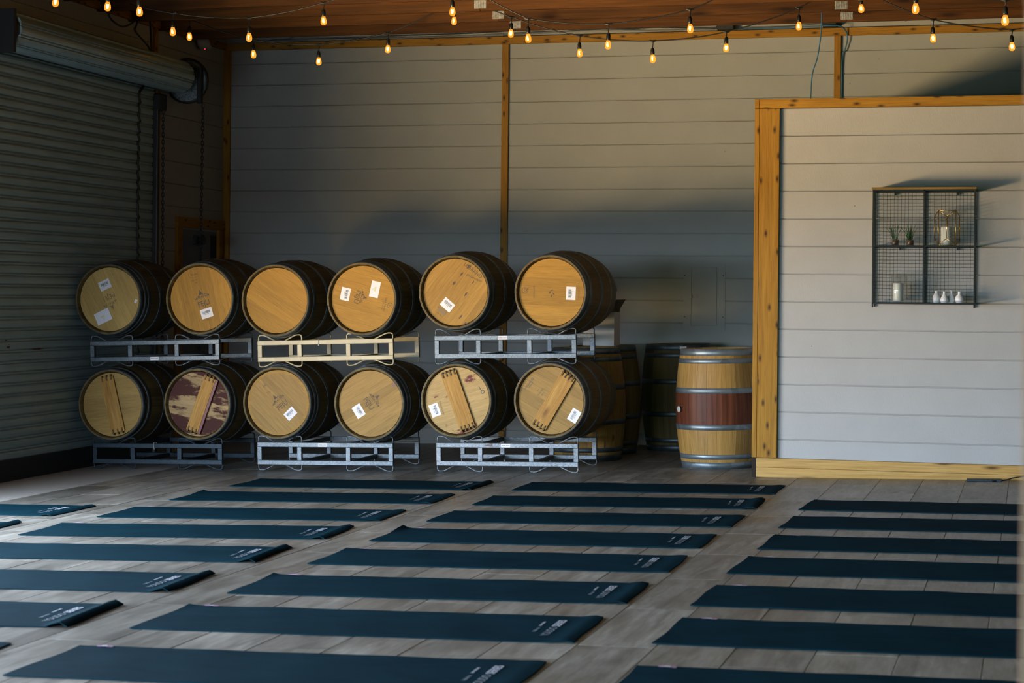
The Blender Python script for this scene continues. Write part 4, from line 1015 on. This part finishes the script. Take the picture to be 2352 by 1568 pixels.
string_light('rear string of amber bulbs running nearest the back wall', 15.6, SBk,
   [(-7.30, 3.86)]+[(b[0], b[2]) for b in SBk[:4]]+[(-4.72, 3.80)]+[(SBk[4][0], SBk[4][2])]+[(-4.41, 3.90)]+[(b[0], b[2]) for b in SBk[5:10]]+[(-1.387, 3.88), (SBk[10][0], SBk[10][2]), (-0.985, 3.81)]+[(b[0], b[2]) for b in SBk[11:]]+[(0.7, 3.63), (1.5, 3.8)])
string_light('middle string of amber bulbs, in front of the rear string', 14.2, SMd,
   [(-6.90, 3.72)]+[(b[0], b[2]) for b in SMd[:3]]+[(-4.84, 3.80)]+[(SMd[3][0], SMd[3][2]), (-3.95, 3.72)]+[(b[0], b[2]) for b in SMd[4:]]+[(-2.107, 3.616), (-1.6, 3.80)])
string_light('front string of amber bulbs, hanging nearest the viewer', 12.8, SFr,
   [(-7.2, 3.74)]+[(b[0], b[2]) for b in SFr[:3]]+[(-5.5, 3.78), (-3.0, 3.78), (-1.2, 3.62)]+[(b[0], b[2]) for b in SFr[3:]]+[(0.8, 3.42)])

# ------------------------------------------------------------------ cables, boxes, small fittings
def cable(name, pts, r, mat, label, smooth_n=6):
    P = [Vector(p) for p in pts]; out = []
    for i in range(len(P)-1):
        p0 = P[max(i-1, 0)]; p1 = P[i]; p2 = P[i+1]; p3 = P[min(i+2, len(P)-1)]
        for k in range(smooth_n):
            t = k/smooth_n
            out.append(0.5*((2*p1)+(p2-p0)*t+(2*p0-5*p1+4*p2-p3)*t*t+(3*p1-p0-3*p2+p3)*t**3))
    out.append(P[-1]); o = MB().tube(out, r, 6).link(name, mat, smooth=True); tag(o, label, 'cable'); return o
yc = YB-0.055
cable('cable', [(-7.43, yc, 3.93), (-7.38, yc, 3.87), (-7.09, yc, 3.862), (-6.81, yc, 3.862), (-6.3, yc, 3.856), (-5.73, yc, 3.868), (-5.07, yc, 3.872), (-4.51, yc, 3.886), (-4.21, yc, 3.892), (-3.58, yc, 3.868), (-3.17, yc, 3.882), (-2.76, yc, 3.866), (-2.58, yc, 3.866)], 0.0065, 'cable_white', 'pale cable waving along the top of the back wall beam, upper one')
cable('cable', [(-7.2, yc-0.02, 3.856), (-6.6, yc-0.02, 3.857), (-6.0, yc-0.02, 3.855), (-5.2, yc-0.02, 3.855), (-4.4, yc-0.02, 3.858), (-3.7, yc-0.02, 3.878), (-3.2, yc-0.02, 3.862), (-2.58, yc-0.02, 3.858)], 0.006, 'cable_grey', 'grey cable lying on the back wall beam, lower one')
cable('cable', [(-6.80, yc+0.02, 4.0), (-6.76, yc+0.02, 3.92), (-6.82, yc+0.02, 3.875), (-7.0, yc+0.02, 3.87)], 0.006, 'cable_grey', 'short grey cable dropping to the beam near the left corner')
jb = empty('junction_box', (-2.486, YB-0.05, 3.85)); tag(jb, 'black junction box on the beam, left of the blue hanging cable', 'junction box')
box('box_body', (-0.082, -0.05, 0.0), (0.082, 0.03, 0.068), 'steel_black', jb, bev=0.006); box('box_cover', (-0.074, -0.053, 0.005), (0.074, -0.05, 0.063), 'steel_dark', jb, bev=0.001)
jb = empty('junction_box', (-1.53, YB-0.05, 3.85)); tag(jb, 'black junction box on the beam above the right wall post', 'junction box')
box('box_body', (-0.065, -0.05, 0.0), (0.065, 0.03, 0.066), 'steel_black', jb, bev=0.006); box('box_cover', (-0.058, -0.053, 0.005), (0.058, -0.05, 0.06), 'steel_dark', jb, bev=0.001)
cable('blue_cable', [(-1.483, 16.2, 4.1), (-1.484, 16.2, 3.897), (-1.488, 16.2, 3.639), (-1.516, 16.2, 3.418), (-1.558, 16.2, 3.272), (-1.571, 16.2, 3.065), (-1.571, 16.2, 2.864)], 0.0055, 'cord_blue', 'blue cable hanging from the roof to the partition top')
cable('blue_cable', [(-2.40, YB-0.06, 3.857), (-2.0, YB-0.06, 3.855), (-1.62, YB-0.112, 3.857), (-1.44, YB-0.112, 3.853), (-1.385, YB-0.06, 3.81), (-1.372, YB-0.04, 3.74), (-1.395, YB-0.03, 3.64), (-1.418, YB-0.02, 3.57), (-1.424, YB-0.02, 3.1), (-1.424, YB-0.02, 2.88)], 0.006, 'cord_blue', 'blue cable running along the beam and down the right wall post')
cable('cable_clip', [(-0.86, YB-0.05, 3.895), (-0.83, YB-0.06, 3.905), (-0.80, YB-0.06, 3.912)], 0.012, 'cable_white', 'white cable end sticking up behind the beam at right', 3)
cable('black_cord', [(-7.34, 14.626, 3.80), (-7.33, 14.70, 3.70), (-7.32, 14.80, 3.658), (-7.32, 14.932, 3.648), (-7.32, 15.083, 3.691), (-7.32, 15.228, 3.765), (-7.32, 15.19, 3.69), (-7.32, 15.17, 3.647), (-7.32, 15.301, 3.596), (-7.32, 15.434, 3.545), (-7.33, 15.524, 3.50), (-7.34, 15.535, 3.60), (-7.36, 15.55, 3.80)], 0.0085, 'cord_black', 'black cord looping down above the rolling door coil')
# emergency light high on the left wall
el = empty('emergency_light', (XL+0.036, 16.90, 3.70)); tag(el, 'white twin-head emergency light high on the left wall', 'light')
V, F = lathe_geo([(0.085, 0.0), (0.083, 0.03), (0.065, 0.06), (0.035, 0.078), (0.004, 0.084)], 24)
MB().add(V, F).link('housing', 'plastic_white', el, T(0, 0, 0.07) @ RY(PI/2) @ Matrix.Diagonal((0.75, 1.15, 1, 1)), smooth=True)
for yy, q in ((0.03, 0.5), (0.125, 0.9)):
    hd = lathe('lamp_head', [(0.012, 0.0), (0.030, 0.012), (0.037, 0.04), (0.037, 0.052), (0.033, 0.054), (0.030, 0.046)], 'plastic_white', el, T(0.05, yy, 0.055) @ RZ(-q) @ RX(PI/2+0.2), 20, cap=False)
    ll = MB()
    for a in range(8): ll.add([(0.020*math.cos(2*PI*a/8)+0.0055*math.cos(2*PI*j/6), 0.020*math.sin(2*PI*a/8)+0.0055*math.sin(2*PI*j/6), 0.0475) for j in range(6)], [tuple(range(6))])
    ll.add([(0.006*math.cos(2*PI*j/6), 0.006*math.sin(2*PI*j/6), 0.0475) for j in range(6)], [tuple(range(6))])
    ll.link('led_dots', 'paper_white', hd); lathe('lens', [(0.032, 0.044), (0.032, 0.046)], 'steel_black', hd, n=20, smooth=False)
lathe('indicator', [(0.0065, 0.0), (0.0065, 0.004), (0.003, 0.007)], 'led_red', el, T(0.04, 0.005, 0.012) @ RX(PI/2), 10)
# flat grey plate and black cord at the foot of the partition
fp = box('floor_plate', (0, 0, 0), (0.25, 0.09, 0.016), 'galvanized_dark', None, bev=0.003, mtx=T(-0.225, 14.235, fz(-0.2)) @ TILT); tag(fp, 'flat grey plate on the floor under the partition baseboard', 'plate')
cable('black_cord', [(-0.05, 14.22, fz(0)+0.006), (0.05, 14.27, fz(0)+0.012), (0.12, 14.30, fz(0)+0.03), (0.30, 14.33, fz(0)+0.05), (0.7, 14.30, fz(0)+0.02), (1.2, 14.2, fz(1)+0.006)], 0.005, 'cord_black', 'thin black cord leaving the plate along the baseboard')
